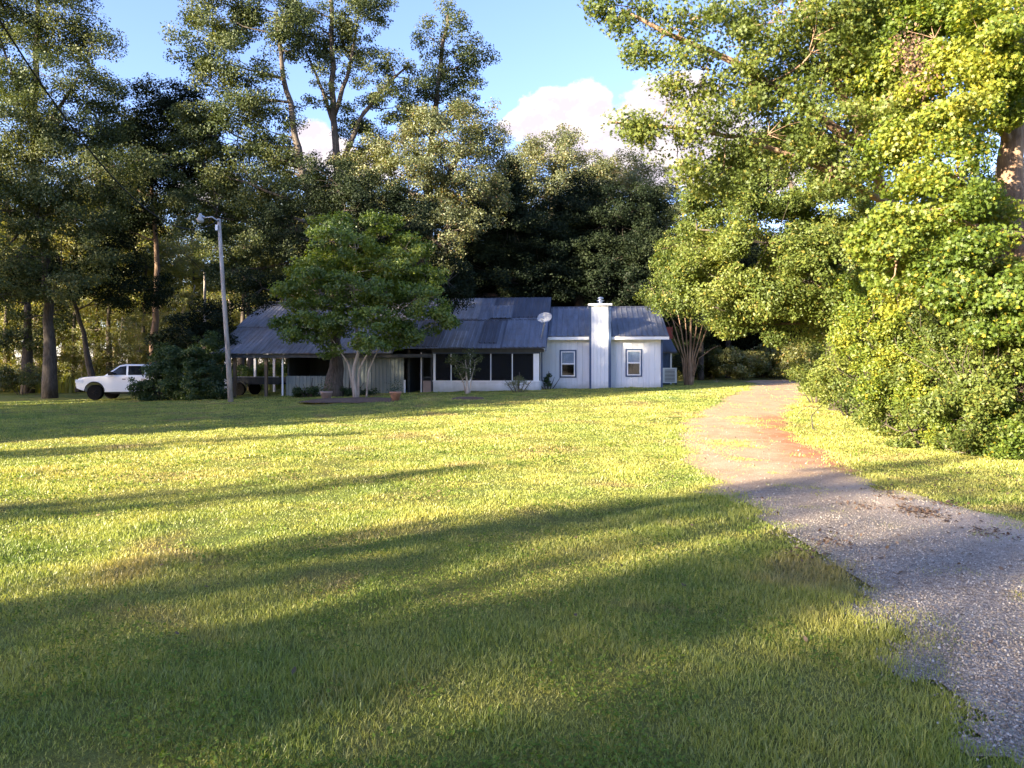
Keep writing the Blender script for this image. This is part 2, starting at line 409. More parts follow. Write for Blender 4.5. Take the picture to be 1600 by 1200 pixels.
st = b.math('ADD', b.math('MULTIPLY', stone, .5), b.math('MULTIPLY', stone2, .5))
grey = b.ramp(st, [(.12, (.14,.11,.085)), (.45, (.27,.22,.175)), (.68, (.38,.325,.265)), (.9, (.52,.46,.38))])
clayn = b.noise(pos, 2.2, 6, .65)
clay = b.ramp(b.math('ADD', b.math('MULTIPLY', clayn, .6), b.math('MULTIPLY', st, .4)), [(.3, (.28,.185,.115)), (.5, (.41,.285,.19)), (.7, (.52,.39,.28))])
# red clay streak along the right-hand wheel rut
rp = [G(*p) for p in ((1215,655),(1240,690),(1300,725),(1370,745))]
red = None
for (ax, ay), (bx, by), w in ((rp[0],rp[1],1.5),(rp[1],rp[2],1.1),(rp[2],rp[3],.9)):
    L2 = (bx-ax)**2+(by-ay)**2
    t = b.math('ADD', b.math('MULTIPLY', b.math('SUBTRACT', X, ax), (bx-ax)/L2), b.math('MULTIPLY', b.math('SUBTRACT', Y, ay), (by-ay)/L2), clamp=True)
    ddx = b.math('SUBTRACT', b.math('SUBTRACT', X, ax), b.math('MULTIPLY', t, bx-ax)); ddy = b.math('SUBTRACT', b.math('SUBTRACT', Y, ay), b.math('MULTIPLY', t, by-ay))
    dd = b.math('SQRT', b.math('ADD', b.math('MULTIPLY', ddx, ddx), b.math('MULTIPLY', ddy, ddy)))
    mm = b.mapr(dd, 0, w, 1, 0); red = mm if red is None else b.math('MAXIMUM', red, mm)
nr = b.noise(pos, 1.6, 5, .7, .5)
redm = b.mapr(b.math('ADD', red, b.math('MULTIPLY', b.math('SUBTRACT', nr, .5), 2.2)), .25, 1.0)
clay = b.mix(b.math('MULTIPLY', redm, .85), clay, (.36,.13,.065))
far_ = b.mapr(Y, 21, 32); clay = b.mix(b.math('MULTIPLY', far_, .6), clay, (.4,.25,.15))
k = b.mapr(b.math('ADD', b.math('MULTIPLY_ADD', X, -.25, Y), b.math('MULTIPLY', b.math('SUBTRACT', b.noise(pos, .9, 5, .6), .5), 5.)), 7.2, 10.6)
c = b.mix(k, grey, clay)
# sandy shoulder on the right
sh = b.mapr(b.math('ADD', b.math('SUBTRACT', X, 4.3), b.math('MULTIPLY', b.math('SUBTRACT', nr, .5), 1.6)), -.4, .5)
c = b.mix(b.math('MULTIPLY', b.math('MULTIPLY', sh, b.mapr(Y, 5.5, 7)), b.mapr(Y, 11, 9.5)), c, (.46,.37,.29))
dirt = b.mapr(b.noise(pos, 1.1, 5, .65, .3), .52, .68)
c = b.mix(b.math('MULTIPLY', dirt, .35), c, (.17,.13,.1))
eg = b.n('ShaderNodeAttribute', attribute_name='edge').outputs['Fac']
em = b.mapr(b.math('ADD', eg, b.math('MULTIPLY', b.math('SUBTRACT', b.noise(pos, 3.5, 6, .7), .5), .9)), .0, .45, 1, 0)
c = b.mix(b.math('MULTIPLY', em, .6), c, (.2,.17,.09))
rut = b.mapr(b.noise(pos, 9., 5, .75, .4), .5, .62)
c = b.mix(b.math('MULTIPLY', rut, .28), c, (.2,.13,.085))
hgt = b.math('ADD', v1.outputs['Distance'], b.math('MULTIPLY', clayn, .8))
b.out(b.n('ShaderNodeBsdfPrincipled', ins={'Base Color': c, 'Roughness': .95, 'Specular IOR Level': .15, 'Normal': b.bump(hgt, .8, .02)}).outputs[0])
me = npmesh('driveway_sheet', np.stack([DX,DY,DZ],2).reshape(-1,3), qd, 4)
at_ = me.attributes.new('edge', 'FLOAT', 'POINT'); at_.data.foreach_set('value', sd.astype(np.float32).ravel())
d_ = link('driveway', me, m, None, True); tag(d_, 'gravel and red clay driveway curving up to the right', 'driveway', kind='structure')

# ------------------------------------------------------------------ grass blades
def grass_mat():
    m, nt = newmat('grass_blades'); b = NB(nt); pos = b.n('ShaderNodeNewGeometry').outputs['Position']
    a = b.n('ShaderNodeAttribute', attribute_name='tint').outputs['Fac']
    c = b.mul(grass_colour(b, pos), (1.12,1.12,1.0))
    c = b.mix(b.mapr(a, .5, 1.), c, b.mul(c, (1.32,1.25,1.1)))
    c = b.mix(b.mapr(a, .965, .98), c, (.36,.32,.16))
    c = b.mix(b.mapr(a, .0, .22, .5, 0), c, (.06,.11,.02))
    d = b.n('ShaderNodeBsdfDiffuse', ins={'Color': c}).outputs[0]
    t = b.n('ShaderNodeBsdfTranslucent', ins={'Color': b.mul(c, (1.3,1.3,.6))}).outputs[0]
    g = b.n('ShaderNodeBsdfGlossy', ins={'Roughness': .45}).outputs[0]
    s = b.n('ShaderNodeMixShader', ins={0: .35, 1: d, 2: t}).outputs[0]
    b.out(b.n('ShaderNodeMixShader', ins={0: .04, 1: s, 2: g}).outputs[0]); return m
M['grass'] = grass_mat()
def blades(P, hh, ww, lean=.45):
    n = len(P); az = rng.random(n)*2*math.pi; ln = az+rng.normal(size=n)*.8+1.2
    s = np.stack([np.cos(az), np.sin(az), np.zeros(n)], 1)*ww[:,None]*.5
    d = np.stack([np.cos(ln), np.sin(ln), np.zeros(n)], 1)*(hh*lean*rng.uniform(.2,1.9,n))[:,None]
    up = np.zeros((n,3)); up[:,2] = hh
    B = P.copy(); B[:,2] -= .01
    V = np.stack([B-s, B+s, B+s*.75+up*.55+d*.35, B-s*.75+up*.55+d*.35, B+up+d], 1).reshape(-1,3)
    o = np.arange(n)[:,None]*5
    tri = (o+np.array([[3,2,4]])).ravel(); quad = (o+np.array([[0,1,2,3]])).ravel()
    return V, quad, tri
def mixed_mesh(name, V, quad, tri, tq, tt):
    me = bpy.data.meshes.new(name); nq, ntr = len(quad)//4, len(tri)//3
    me.vertices.add(len(V)); me.vertices.foreach_set('co', V.astype(np.float32).ravel())
    me.loops.add(nq*4+ntr*3); me.loops.foreach_set('vertex_index', np.concatenate([quad, tri]).astype(np.int32))
    me.polygons.add(nq+ntr); me.polygons.foreach_set('loop_start', np.concatenate([np.arange(nq)*4, nq*4+np.arange(ntr)*3]).astype(np.int32))
    a = me.attributes.new('tint', 'FLOAT', 'FACE'); a.data.foreach_set('value', np.concatenate([tq,tt]).astype(np.float32))
    me.update(calc_edges=True); return me
N = 2500000
rr = np.exp(rng.uniform(math.log(1.6), math.log(48), N)); aa = rng.uniform(-R(66), R(66), N)   # density falls as 1/r^2
keep = (rng.random(N) < np.clip(rr/7, .35, 1.)) & (rng.random(N) < np.clip((R(64)-np.abs(aa))/R(18), 0, 1)+.04)
x, y = (rr*np.sin(aa))[keep], (rr*np.cos(aa))[keep]; rr = rr[keep]
sd = drive(x, y); patchy = fnoise(x, y, .55, 21)
on = (sd > 0)
islands = np.zeros(len(x))
for (px, py, rx, ry) in ((1150,697,1.2,2.0),(1160,660,.7,2.2),(1240,761,.4,.3),(1215,742,.3,.25),(1165,720,.5,.4),(1330,768,.8,.14),(1430,775,.8,.15),(1290,797,.5,.15)):
    c = G(px, py); islands = np.maximum(islands, 1-np.hypot((x-c[0])/rx, (y-c[1])/ry))
pk = np.where(on, np.clip(islands*1.5+(vnoise(x,y,3,2)-.5)*.9, 0, .9)+ .8*np.clip(1-sd/.55,0,1)**1.3+.02*(fnoise(x,y,1.,55)>.6), np.clip(.8-sd*2.2, .8, 1.))
bare = fnoise(x, y, .8, 33); pk = pk*np.where(bare > .66, .35, 1.)
keep = rng.random(len(x)) < pk; x, y, rr, patchy, sd = x[keep], y[keep], rr[keep], patchy[keep], sd[keep]
tall = fnoise(x, y, 1.4, 44)
hh = (.018+.03*np.clip(tall-.35,0,.5)*2)*rng.uniform(.5,1.5,len(x))*(1+.25*np.clip(rr/20,0,1.5))
hh *= np.where(sd > -.25, 1.3, 1.)*np.where(sd > .1, .7, 1.)
ww = .0042*np.maximum(1, rr/5.)*rng.uniform(.7,1.4,len(x))
P = np.stack([x, y, lift(x, y)+np.where(sd > 0, .012, 0)], 1)
V, qd_, tr_ = blades(P, hh, ww)
tn = np.clip(rng.random(len(x))*.9+ (patchy-.5)*.3, 0, 1)
go = link('grass', mixed_mesh('grass_blades', V, qd_, tr_, tn, tn), M['grass'])
tag(go, 'short mown grass of the lawn with dry yellow patches', 'grass', kind='stuff')

n = 60000; rr = np.exp(rng.uniform(math.log(2.5), math.log(16), n)); aa = rng.uniform(-R(41), R(41), n); x, y = rr*np.sin(aa), rr*np.cos(aa)
k = (fnoise(x,y,1.3,71) > .56) & (drive(x,y) < -.1); x, y, rr = x[k], y[k], rr[k]
me = leaf_mesh('clover', np.stack([x,y,lift(x,y)+rng.uniform(.01,.045,len(x))],1), .02*np.maximum(1, rr/6), np.tile([0,0,1.],(len(x),1)), 'leaf', 1.)
cl = link('clover', me, M['clover']); tag(cl, 'patches of low broad leaved weeds in the near lawn', 'clover', kind='stuff')
# gravel stones on the near driveway
N = 240000
rr = np.exp(rng.uniform(math.log(1.8), math.log(20), N)); aa = rng.uniform(R(0), R(72), N)
x, y = rr*np.sin(aa), rr*np.cos(aa); sd = drive(x, y)
k = (sd > -.02) & (rng.random(N) < np.clip(sd*3+.15, 0, 1)) & (rng.random(N) < np.clip((10.5-y+rng.normal(size=N)*.8)/3.5, .05, 1)*.75); x, y, rr, sd = x[k], y[k], rr[k], sd[k]; n = len(x)
octv = np.array([(1,0,0),(0,1,0),(-1,0,0),(0,-1,0),(0,0,1),(0,0,-1)], float)
octf = np.array([(0,1,4),(1,2,4),(2,3,4),(3,0,4),(1,0,5),(2,1,5),(3,2,5),(0,3,5)])
s = rng.uniform(.0035,.0095,n)*np.maximum(1, rr/9)
Q = octv[None]*s[:,None,None]*rng.uniform(.6,1.3,(n,1,3)) + rng.normal(size=(n,6,3))*s[:,None,None]*.22
Q += np.stack([x, y, lift(x,y)+.006+np.clip(sd,0,.5)*.03+s*.25], 1)[:,None,:]
m, nt = newmat('gravel_stones'); b = NB(nt); a = b.n('ShaderNodeAttribute', attribute_name='tint').outputs['Fac']
c = b.ramp(a, [(0,(.14,.11,.085)),(.35,(.26,.215,.17)),(.8,(.36,.31,.25)),(1,(.58,.52,.44))])
b.out(b.n('ShaderNodeBsdfPrincipled', ins={'Base Color': c, 'Roughness': .85}).outputs[0])
fi = (np.arange(n)[:,None,None]*6+octf[None]).ravel()
gv = link('gravel', npmesh('gravel_stones', Q.reshape(-1,3), fi, 3, np.repeat(rng.random(n), 8)), m)
tag(gv, 'loose grey and white gravel stones on the near driveway', 'gravel', kind='stuff')
# fallen leaves and clods
def litter(pts, n, rad, size):
    P = []
    for (px, py) in pts:
        c = G(px, py); P.append(np.stack([c[0]+rng.normal(size=n)*rad, c[1]+rng.normal(size=n)*rad*1.3], 1))
    return np.concatenate(P)
P = np.concatenate([litter([(1420,800),(1340,795),(1460,812),(1300,850),(1400,782),(1480,790),(1255,873),(1540,835),(1432,800),(1445,806),(1380,770)], 60, .11, 0),
    litter([(1350,700),(1550,740),(1500,760),(1450,730),(1400,850),(1580,780)], 90, .7, 0), 
    np.stack([rng.uniform(-9,9,420), rng.uniform(3.5,24,420)], 1)])
P = np.stack([P[:,0], P[:,1], lift(P[:,0],P[:,1])+.035], 1)
lt = link('leaf_litter', leaf_mesh('fallen_leaves', P, .04, np.tile([0,0,1.], (len(P),1)), 'leaf', 1.2), M['dead'])
tag(lt, 'brown fallen leaves scattered over grass and driveway', 'fallen leaves', kind='stuff')

# ------------------------------------------------------------------ sky, sun, camera
SUN_EL, SUN_AZ = R(15.), R(36.)       # light travels towards (cos az, sin az)
ld = Vector((math.cos(SUN_AZ)*math.cos(SUN_EL), math.sin(SUN_AZ)*math.cos(SUN_EL), -math.sin(SUN_EL)))
su = bpy.data.lights.new('sun', 'SUN'); su.energy = 5.0; su.angle = R(.53); su.color = (1.,.85,.62)
so = bpy.data.objects.new('sun', su); COL.objects.link(so); so.rotation_euler = ld.to_track_quat('-Z','Y').to_euler()
w = bpy.data.worlds.new('World'); SC.world = w; w.use_nodes = True; nt = w.node_tree; nt.nodes.clear(); b = NB(nt)
sky = b.n('ShaderNodeTexSky', sky_type='NISHITA', sun_disc=False, sun_elevation=SUN_EL, air_density=1.0, dust_density=.4, ozone_density=3.0)
sky.sun_rotation = math.atan2(-ld.x, -ld.y)
tc = b.n('ShaderNodeTexCoord').outputs['Generated']
sp = b.n('ShaderNodeSeparateXYZ', ins={0: tc}); az = b.math('ARCTAN2', sp.outputs[0], sp.outputs[1]); el = b.math('ARCSINE', sp.outputs[2])
CL = [(868,172,60,40),(915,160,42,40),(830,190,42,26),(935,178,34,24),(800,200,26,14),(880,205,90,26),(1000,190,55,48),(1060,200,80,60),(980,230,90,36),(900,235,80,22),(1120,240,110,70),(1200,250,120,60),(1000,270,120,36),(1060,150,70,40),(1020,170,60,44),
      (492,212,36,26),(515,235,44,30),(480,250,34,22),(560,260,70,26),(345,285,34,22),(310,300,44,20),(60,470,70,40)]
msk = None
cv = b.n('ShaderNodeCombineXYZ', ins={0: az, 1: b.math('MULTIPLY', el, 1.3)}).outputs[0]
n1 = b.noise(cv, 22., 7, .62); n2 = b.noise(b.n('ShaderNodeVectorMath', operation='ADD', ins={0: cv, 1: (-.012,.014,0)}).outputs[0], 22., 7, .62)
lowm = None
for (px, py, rx, ry) in CL:
    a0 = math.atan((px-800)/F); e0 = math.atan((HY-py)/F*math.cos(a0)); kx = math.cos(a0)**2/F
    dx = b.math('MULTIPLY', b.math('SUBTRACT', az, a0), 1/(rx*kx)); dy = b.math('MULTIPLY', b.math('SUBTRACT', el, e0), 1/(ry*math.cos(a0)/F*math.cos(e0)**2))
    v = b.math('SUBTRACT', 1., b.math('SQRT', b.math('ADD', b.math('MULTIPLY', dx, dx), b.math('MULTIPLY', dy, dy))))
    msk = v if msk is None else b.math('SMOOTH_MAX', msk, v, .15)
body = b.math('ADD', msk, b.math('MULTIPLY', b.math('SUBTRACT', n1, .5), 1.3))
cm = b.mapr(body, -.02, .2)
shade = b.mapr(b.math('ADD', b.math('MULTIPLY', b.math('SUBTRACT', n1, n2), 2.2), b.math('MULTIPLY', body, -.35)), -.35, .12)
cc = b.mix(shade, (.72,.65,.74), (1.0,.89,.86))
bg1 = b.n('ShaderNodeBackground', ins={0: b.mul(sky.outputs[0], (.99,.85,1.0)), 1: .084}); bg2 = b.n('ShaderNodeBackground', ins={0: cc, 1: .215})
SKYBG = bg1
wo = b.n('ShaderNodeOutputWorld'); nt.links.new(b.n('ShaderNodeMixShader', ins={0: cm, 1: bg1.outputs[0], 2: bg2.outputs[0]}).outputs[0], wo.inputs[0])
cam = bpy.data.cameras.new('camera'); co = bpy.data.objects.new('camera', cam); COL.objects.link(co)
cam.sensor_width = 36; cam.lens = F/1600*36; cam.shift_y = -(600-HY)/1600; cam.clip_end = 3000; cam.clip_start = .05
co.location = (0,0,CAMZ); co.rotation_euler = (R(90),0,0); SC.camera = co
SC.view_settings.view_transform = 'Standard'; SC.view_settings.look = 'None'; SC.view_settings.gamma = 1; SC.view_settings.exposure = 2.76
SC.cycles.max_bounces = 6; SC.cycles.diffuse_bounces = 3; SC.cycles.glossy_bounces = 2; SC.cycles.transmission_bounces = 4; SC.cycles.transparent_max_bounces = 6
SC.cycles.use_denoising = True; SC.cycles.sample_clamp_indirect = 4.
# ------------------------------------------------------------------ house materials
def metal_roof(name, col, rust=.3):
    m, nt = newmat(name); b = NB(nt); pos = b.n('ShaderNodeTexCoord').outputs['Object']
    mp = b.n('ShaderNodeMapping', ins={'Vector': pos, 'Scale': (1.6,.25,.25)}).outputs[0]
    n1 = b.noise(mp, 2.4, 6, .65); n2 = b.noise(pos, 1.1, 5, .6, .6); n3 = b.noise(pos, 5, 5)
    c = b.mix(b.mapr(n1, .3, .7), tuple(v*.62 for v in col), tuple(v*1.35 for v in col))
    c = b.mix(b.math('MULTIPLY', b.mapr(n2, .52, .7), rust), c, (.13,.085,.06))
    c = b.mix(b.math('MULTIPLY', b.mapr(n3, .6, .72), .45), c, (.035,.035,.03))
    b.out(b.n('ShaderNodeBsdfPrincipled', ins={'Base Color': c, 'Roughness': .5, 'Metallic': .15, 'Normal': b.bump(n3, .25, .02)}).outputs[0]); return m
M['roof1'] = metal_roof('weathered_blue_grey_roofing', (.13,.14,.17)); M['roof2'] = metal_roof('dark_blue_roofing_sheet', (.055,.06,.08), .2)
M['roof3'] = metal_roof('pale_worn_roofing_sheet', (.19,.19,.205), .5)
def siding(name, col):
    m, nt = newmat(name); b = NB(nt); pos = b.n('ShaderNodeTexCoord').outputs['Object']
    mp = b.n('ShaderNodeMapping', ins={'Vector': pos, 'Scale': (1,1,.1)}).outputs[0]
    n1 = b.noise(mp, 5, 6, .6); z = b.n('ShaderNodeSeparateXYZ', ins={0: pos}).outputs[2]
    n2 = b.noise(pos, 2.2, 5, .6)
    c = b.mix(b.mapr(n1, .3, .7), tuple(v*.84 for v in col), col)
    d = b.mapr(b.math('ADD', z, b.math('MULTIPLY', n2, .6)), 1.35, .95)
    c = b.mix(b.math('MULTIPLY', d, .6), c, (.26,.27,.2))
    c = b.mix(b.math('MULTIPLY', b.mapr(n2, .62, .75), .25), c, (.35,.36,.33))
    b.out(b.n('ShaderNodeBsdfPrincipled', ins={'Base Color': c, 'Roughness': .6}).outputs[0]); return m
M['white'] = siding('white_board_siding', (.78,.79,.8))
M['whitep'] = plain('white_paint', (.8,.8,.79), .5, var=.06)
M['blue'] = plain('blue_grey_trim_paint', (.045,.08,.16), .55, var=.15)
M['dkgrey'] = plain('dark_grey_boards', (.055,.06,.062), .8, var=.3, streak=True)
M['greygreen'] = siding('grey_green_corrugated', (.2,.235,.225))
M['black'] = plain('black_plastic', (.006,.006,.007), .5, var=.2, spec=.25)
M['rubber'] = plain('tyre_rubber', (.005,.005,.005), .85, var=.2, spec=.15)
M['wood'+'p'] = plain('old_post_wood', (.2,.14,.09), .85, var=.3, streak=True)
M['steel'] = plain('galvanised_steel', (.45,.47,.5), .4, .8)
M['dish'] = plain('grey_white_dish', (.36,.37,.38), .45)
M['rust'] = plain('red_brown_paint', (.25,.05,.045), .6)
M['terra'] = plain('clay_pot', (.38,.2,.13), .8, var=.2)
M['greypot'] = plain('dull_brown_pot', (.3,.22,.18), .8)
M['curtain'] = plain('pale_curtain', (.62,.66,.7), .8)
M['mulch'] = plain('red_brown_mulch', (.13,.075,.045), .95, var=.5, sc=14, bumpk=1.)
M['paint'] = plain('white_car_paint', (.82,.82,.81), .25, var=.02, coat=.6)
M['lens'] = plain('lamp_lens', (.7,.74,.78), .12, var=.05)
m, nt = newmat('window_glass'); b = NB(nt)
gl = b.n('ShaderNodeBsdfGlossy', ins={'Roughness': .04, 'Color': (.9,.95,1,1)}).outputs[0]; tr = b.n('ShaderNodeBsdfTransparent', ins={'Color': (.78,.82,.86,1)}).outputs[0]
b.out(b.n('ShaderNodeMixShader', ins={0: .02, 1: tr, 2: gl}).outputs[0]); M['glass'] = m
m, nt = newmat('dark_car_glass'); b = NB(nt)
b.out(b.n('ShaderNodeBsdfPrincipled', ins={'Base Color': (.012,.014,.016,1), 'Roughness': .05}).outputs[0]); M['carglass'] = m
m, nt = newmat('insect_screen'); b = NB(nt)
tr = b.n('ShaderNodeBsdfTransparent', ins={'Color': (.5,.5,.5,1)}).outputs[0]; df = b.n('ShaderNodeBsdfDiffuse', ins={'Color': (.03,.032,.034,1)}).outputs[0]
b.out(b.n('ShaderNodeMixShader', ins={0: .5, 1: tr, 2: df}).outputs[0]); M['screen'] = m

# ------------------------------------------------------------------ the house: local x along the front, local y into the depth, z = world z
HOX, HOY, HR = 1.6, 39.5, R(-5)
house = empty('house', (HOX, HOY, 0), HR)
tag(house, 'low white and grey house with blue trim, patched metal roof, screened porch and open carport', 'house')
def hw(a, bb): return HOX+a*math.cos(HR)-bb*math.sin(HR), HOY+a*math.sin(HR)+bb*math.cos(HR)
def pa(px, bb):
    k = (800-px)/F; c, s = math.cos(HR), math.sin(HR)
    return (-k*(HOY+c*bb)-HOX+s*bb)/(c+k*s)
def pz(py, a, bb): return CAMZ+(HY-py)/F*hw(a, bb)[1]
def P_(name, mb, mat, par=None, bev=0.): return mb.build(name, M[mat], par or house, bev)
# right-hand wing
WL, WB = pa(1033, 0), 8.4
ez, rz_ = 3.44, 5.32; gz = .55
def boards(o, du, lu, lz, nrm, pitch=.29): return MB().sheet(o, du, lu, (0,0,1), lz, nrm, pitch, -.02, .024, .05)
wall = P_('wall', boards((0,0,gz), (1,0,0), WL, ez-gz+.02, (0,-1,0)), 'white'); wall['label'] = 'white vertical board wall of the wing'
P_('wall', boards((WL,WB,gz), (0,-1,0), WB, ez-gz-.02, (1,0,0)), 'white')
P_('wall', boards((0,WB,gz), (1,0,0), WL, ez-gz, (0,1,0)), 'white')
for gx in (0.05, WL-.02):
    P_('gable_wall', MB().prism([(0.02,ez-.03),(WB-.02,ez-.03),(WB/2,rz_-.12)], 'x', gx-.03, gx+.03), 'white')
P_('corner_trim', MB().box(WL-.02, WL+.075, -.075, .1, gz, ez-.12), 'blue')
def roof_pair(name, a0, a1, b0, bm, b1, z0, zr, mat, rib=.035, pitch=.3):
    s = math.atan2(zr-z0, bm-b0); L = math.hypot(zr-z0, bm-b0)
    r = P_(name, MB().sheet((a0,b0,z0), (1,0,0), a1-a0, (0,math.cos(s),math.sin(s)), L+.03, (0,-math.sin(s),math.cos(s)), pitch, rib, .09, .03), mat)
    s2 = math.atan2(zr-z0, b1-bm); L2 = math.hypot(zr-z0, b1-bm)
    q = MB().sheet((a0,b1,z0), (1,0,0), a1-a0, (0,-math.cos(s2),math.sin(s2)), L2, (0,math.sin(s2),math.cos(s2)), pitch, rib, .09, .03).build('roof_back', M[mat], r)
    c = MB().prism([(bm-.16,zr-.03),(bm,zr+.085),(bm+.16,zr-.03),(bm,zr+.05)], 'x', a0+.01, a1-.01).build('ridge_cap', M['roof2'], r)
    return r, s
r, s = roof_pair('roof', .34, WL+.34, -.42, 4.2, WB+.42, ez-.02, rz_, 'roof1')
sp_ = MB()
P_('fascia', MB().box(.34, pa(920,-.45), -.45, -.41, ez-.19, ez-.035), 'whitep'); P_('fascia', MB().box(pa(955,-.45), WL+.36, -.45, -.41, ez-.19, ez-.035), 'whitep')
P_('soffit', MB().box(.1, WL+.3, -.405, -.055, ez-.14, ez-.11), 'whitep')
L = 4.62/math.cos(s)
P_('rake_trim', MB().prism([(-.44,ez-.17),(-.44,ez-.05),(4.2,rz_-.04),(4.2,rz_-.17)], 'x', WL+.345, WL+.375), 'blue')
# chimney chase
c0, c1 = pa(924,-.62), pa(950.5,-.62); ct = pz(478, c0, -.6)
ch = P_('chimney', boards((c0,-.6,gz), (1,0,0), c1-c0, ct-gz, (0,-1,0), .2), 'white')
MB().box(c0, c1, -.599, .9, 3.2, ct).build('chase_top', M['white'], ch); MB().box(c0+.01, c1-.01, -.59, -.06, gz, 3.2).build('chase_side', M['blue'], ch)
for a_, q_ in ((c0-.1, c0+.005), (c1-.005, c1+.14)):
    MB().box(a_, q_, -.64, .1, gz, ct-.02).build('corner_board', M['blue'], ch)
MB().box(c0-.17, c1+.2, -.78, 1.02, ct, ct+.11).build('chimney_cap', M['whitep'], ch, .02)
cx = (c0+c1)/2
MB().lathe([(.13,ct+.112),(.13,ct+.3),(.2,ct+.32),(.2,ct+.35),(.1,ct+.37),(.1,ct+.42),(.17,ct+.44),(.15,ct+.5),(.03,ct+.54)], (cx+.05,.1,0)).build('flue_pipe', M['steel'], ch, smooth=False)
# windows
def window(x0p, x1p, y0p, y1p, bb=-.05):
    a0, a1 = pa(x0p,bb), pa(x1p,bb); z1, z0 = pz(y0p,a0,bb), pz(y1p,a0,bb); f = bb-.035
    w_ = P_('window', MB().box(a0-.075,a1+.075,f,bb-.02,z1,z1+.075).box(a0-.075,a1+.075,f,bb-.02,z0-.075,z0).box(a0-.075,a0,f,bb-.02,z0,z1).box(a1,a1+.075,f,bb-.02,z0,z1), 'blue')
    zm = (z0+z1)/2; t = .06
    MB().box(a0,a1,f-.02,bb-.01,z1-t,z1).box(a0,a1,f-.02,bb-.01,z0,z0+t).box(a0,a0+t,f-.02,bb-.01,z0+t,z1-t).box(a1-t,a1,f-.02,bb-.01,z0+t,z1-t).box(a0+t,a1-t,f-.012,bb-.01,zm-.035,zm+.035).build('frame', M['whitep'], w_)
    cu = MB(); k = 22
    for i in range(k):
        u0 = a0+t+(a1-a0-2*t)*i/k; u1 = a0+t+(a1-a0-2*t)*(i+1)/k; dz = .012*math.sin(i*2.1); dz2 = .012*math.sin((i+1)*2.1)
        cu.add([(u0,bb-.006+dz*.3,z0+t),(u1,bb-.006+dz2*.3,z0+t),(u1,bb-.006+dz2*.3,z1-t),(u0,bb-.006+dz*.3,z1-t)], [(0,1,2,3)])
    cu.build('curtain', M['curtain'], w_)
    MB().box(a0+t,a1-t,f+.005,f+.009,zm+.035,z1-t).build('pane', M['glass'], w_)
    MB().box(a0+t,a1-t,f+.016,f+.018,z0+t,zm-.035).box(a0+t,a1-t,f+.01,f+.012,z0+t,zm-.035).build('pane', M['glass'], w_)
window(876.5, 898.5, 549, 588); window(979.5, 1001, 547.5, 586.5)
# addition behind the right end
ax0, ax1 = WL+.1, WL+1.15
ad = P_('addition_wall', boards((ax0,5.2,gz), (1,0,0), ax1-ax0, 2.2, (0,-1,0)), 'blue'); 
MB().box(ax0, ax1, 5.23, 9, gz, 2.7).build('side_wall', M['dkgrey'], ad)
MB().box(ax1-.04, ax1+.05, 5.1, 5.19, gz, 2.75).build('corner_board', M['whitep'], ad)
MB().prism([(4.7,2.66),(4.7,2.76),(8.9,4.0),(8.9,3.9)], 'x', ax0-.3, ax1+.3).build('addition_roof', M['roof2'], ad)
MB().box(ax0+.35, ax0+1.2, 5.5, 5.75, 3.55, 4.25).build('red_panel', M['rust'], ad)

# main body: long patched roof on the left
ME = 2.74; MR = 5.86; b0, bm = -2.45, 4.2
sl = math.atan2(MR-ME, bm-b0); LL = math.hypot(MR-ME, bm-b0); A0 = -17.35
cs_, sn_ = math.cos(sl), math.sin(sl)
r0 = P_('roof', MB().sheet((-7.6,b0,ME), (1,0,0), 7.6+.28, (0,cs_,sn_), LL*.53, (0,-sn_,cs_), .24, .03, .07, .03), 'roof1'); r0['label'] = 'patched lower sheets of the long metal roof'
def patch(a0, a1, t0, t1, mat, off=.042):
    MB().sheet((a0,b0+cs_*LL*t0-sn_*off,ME+sn_*LL*t0+cs_*off), (1,0,0), a1-a0, (0,cs_,sn_), LL*(t1-t0), (0,-sn_,cs_), .24, .03, .07, .012).build('roof_sheet', M[mat], r0)
P_('roof', MB().sheet((-7.6,b0+cs_*LL*.52-.02,ME+sn_*LL*.52+.045), (1,0,0), 7.6+.35, (0,cs_,sn_), LL*.48, (0,-sn_,cs_), .24, .03, .07, .03), 'roof1')
patch(-2.85, .36, .56, .999, 'roof2', .1); patch(-2.9, -1.7, .53, .8, 'roof1', .15); patch(-5.0, -3.6, .53, .99, 'roof3', .1)
patch(-3.2, -2.2, .08, .5, 'roof2', .05); patch(-2.0, -1.9, .0, .52, 'roof2', .05); patch(-6.6, -5.2, .02, .5, 'roof2', .05); patch(-1.9,.29,.0,.51,'roof1',.06); patch(-4.6,-3.9,.0,.3,'roof3',.06)
P_('roof_back', MB().sheet((A0,11,2.9), (1,0,0), -A0+.3, (0,-math.cos(.41),math.sin(.41)), 7.35, (0,math.sin(.41),math.cos(.41)), .4, .03, .08, .03), 'roof1')
P_('ridge_cap', MB().prism([(bm-.2,MR-.02),(bm,MR+.1),(bm+.2,MR-.02),(bm,MR+.06)], 'x', -7.6, .36), 'roof2')
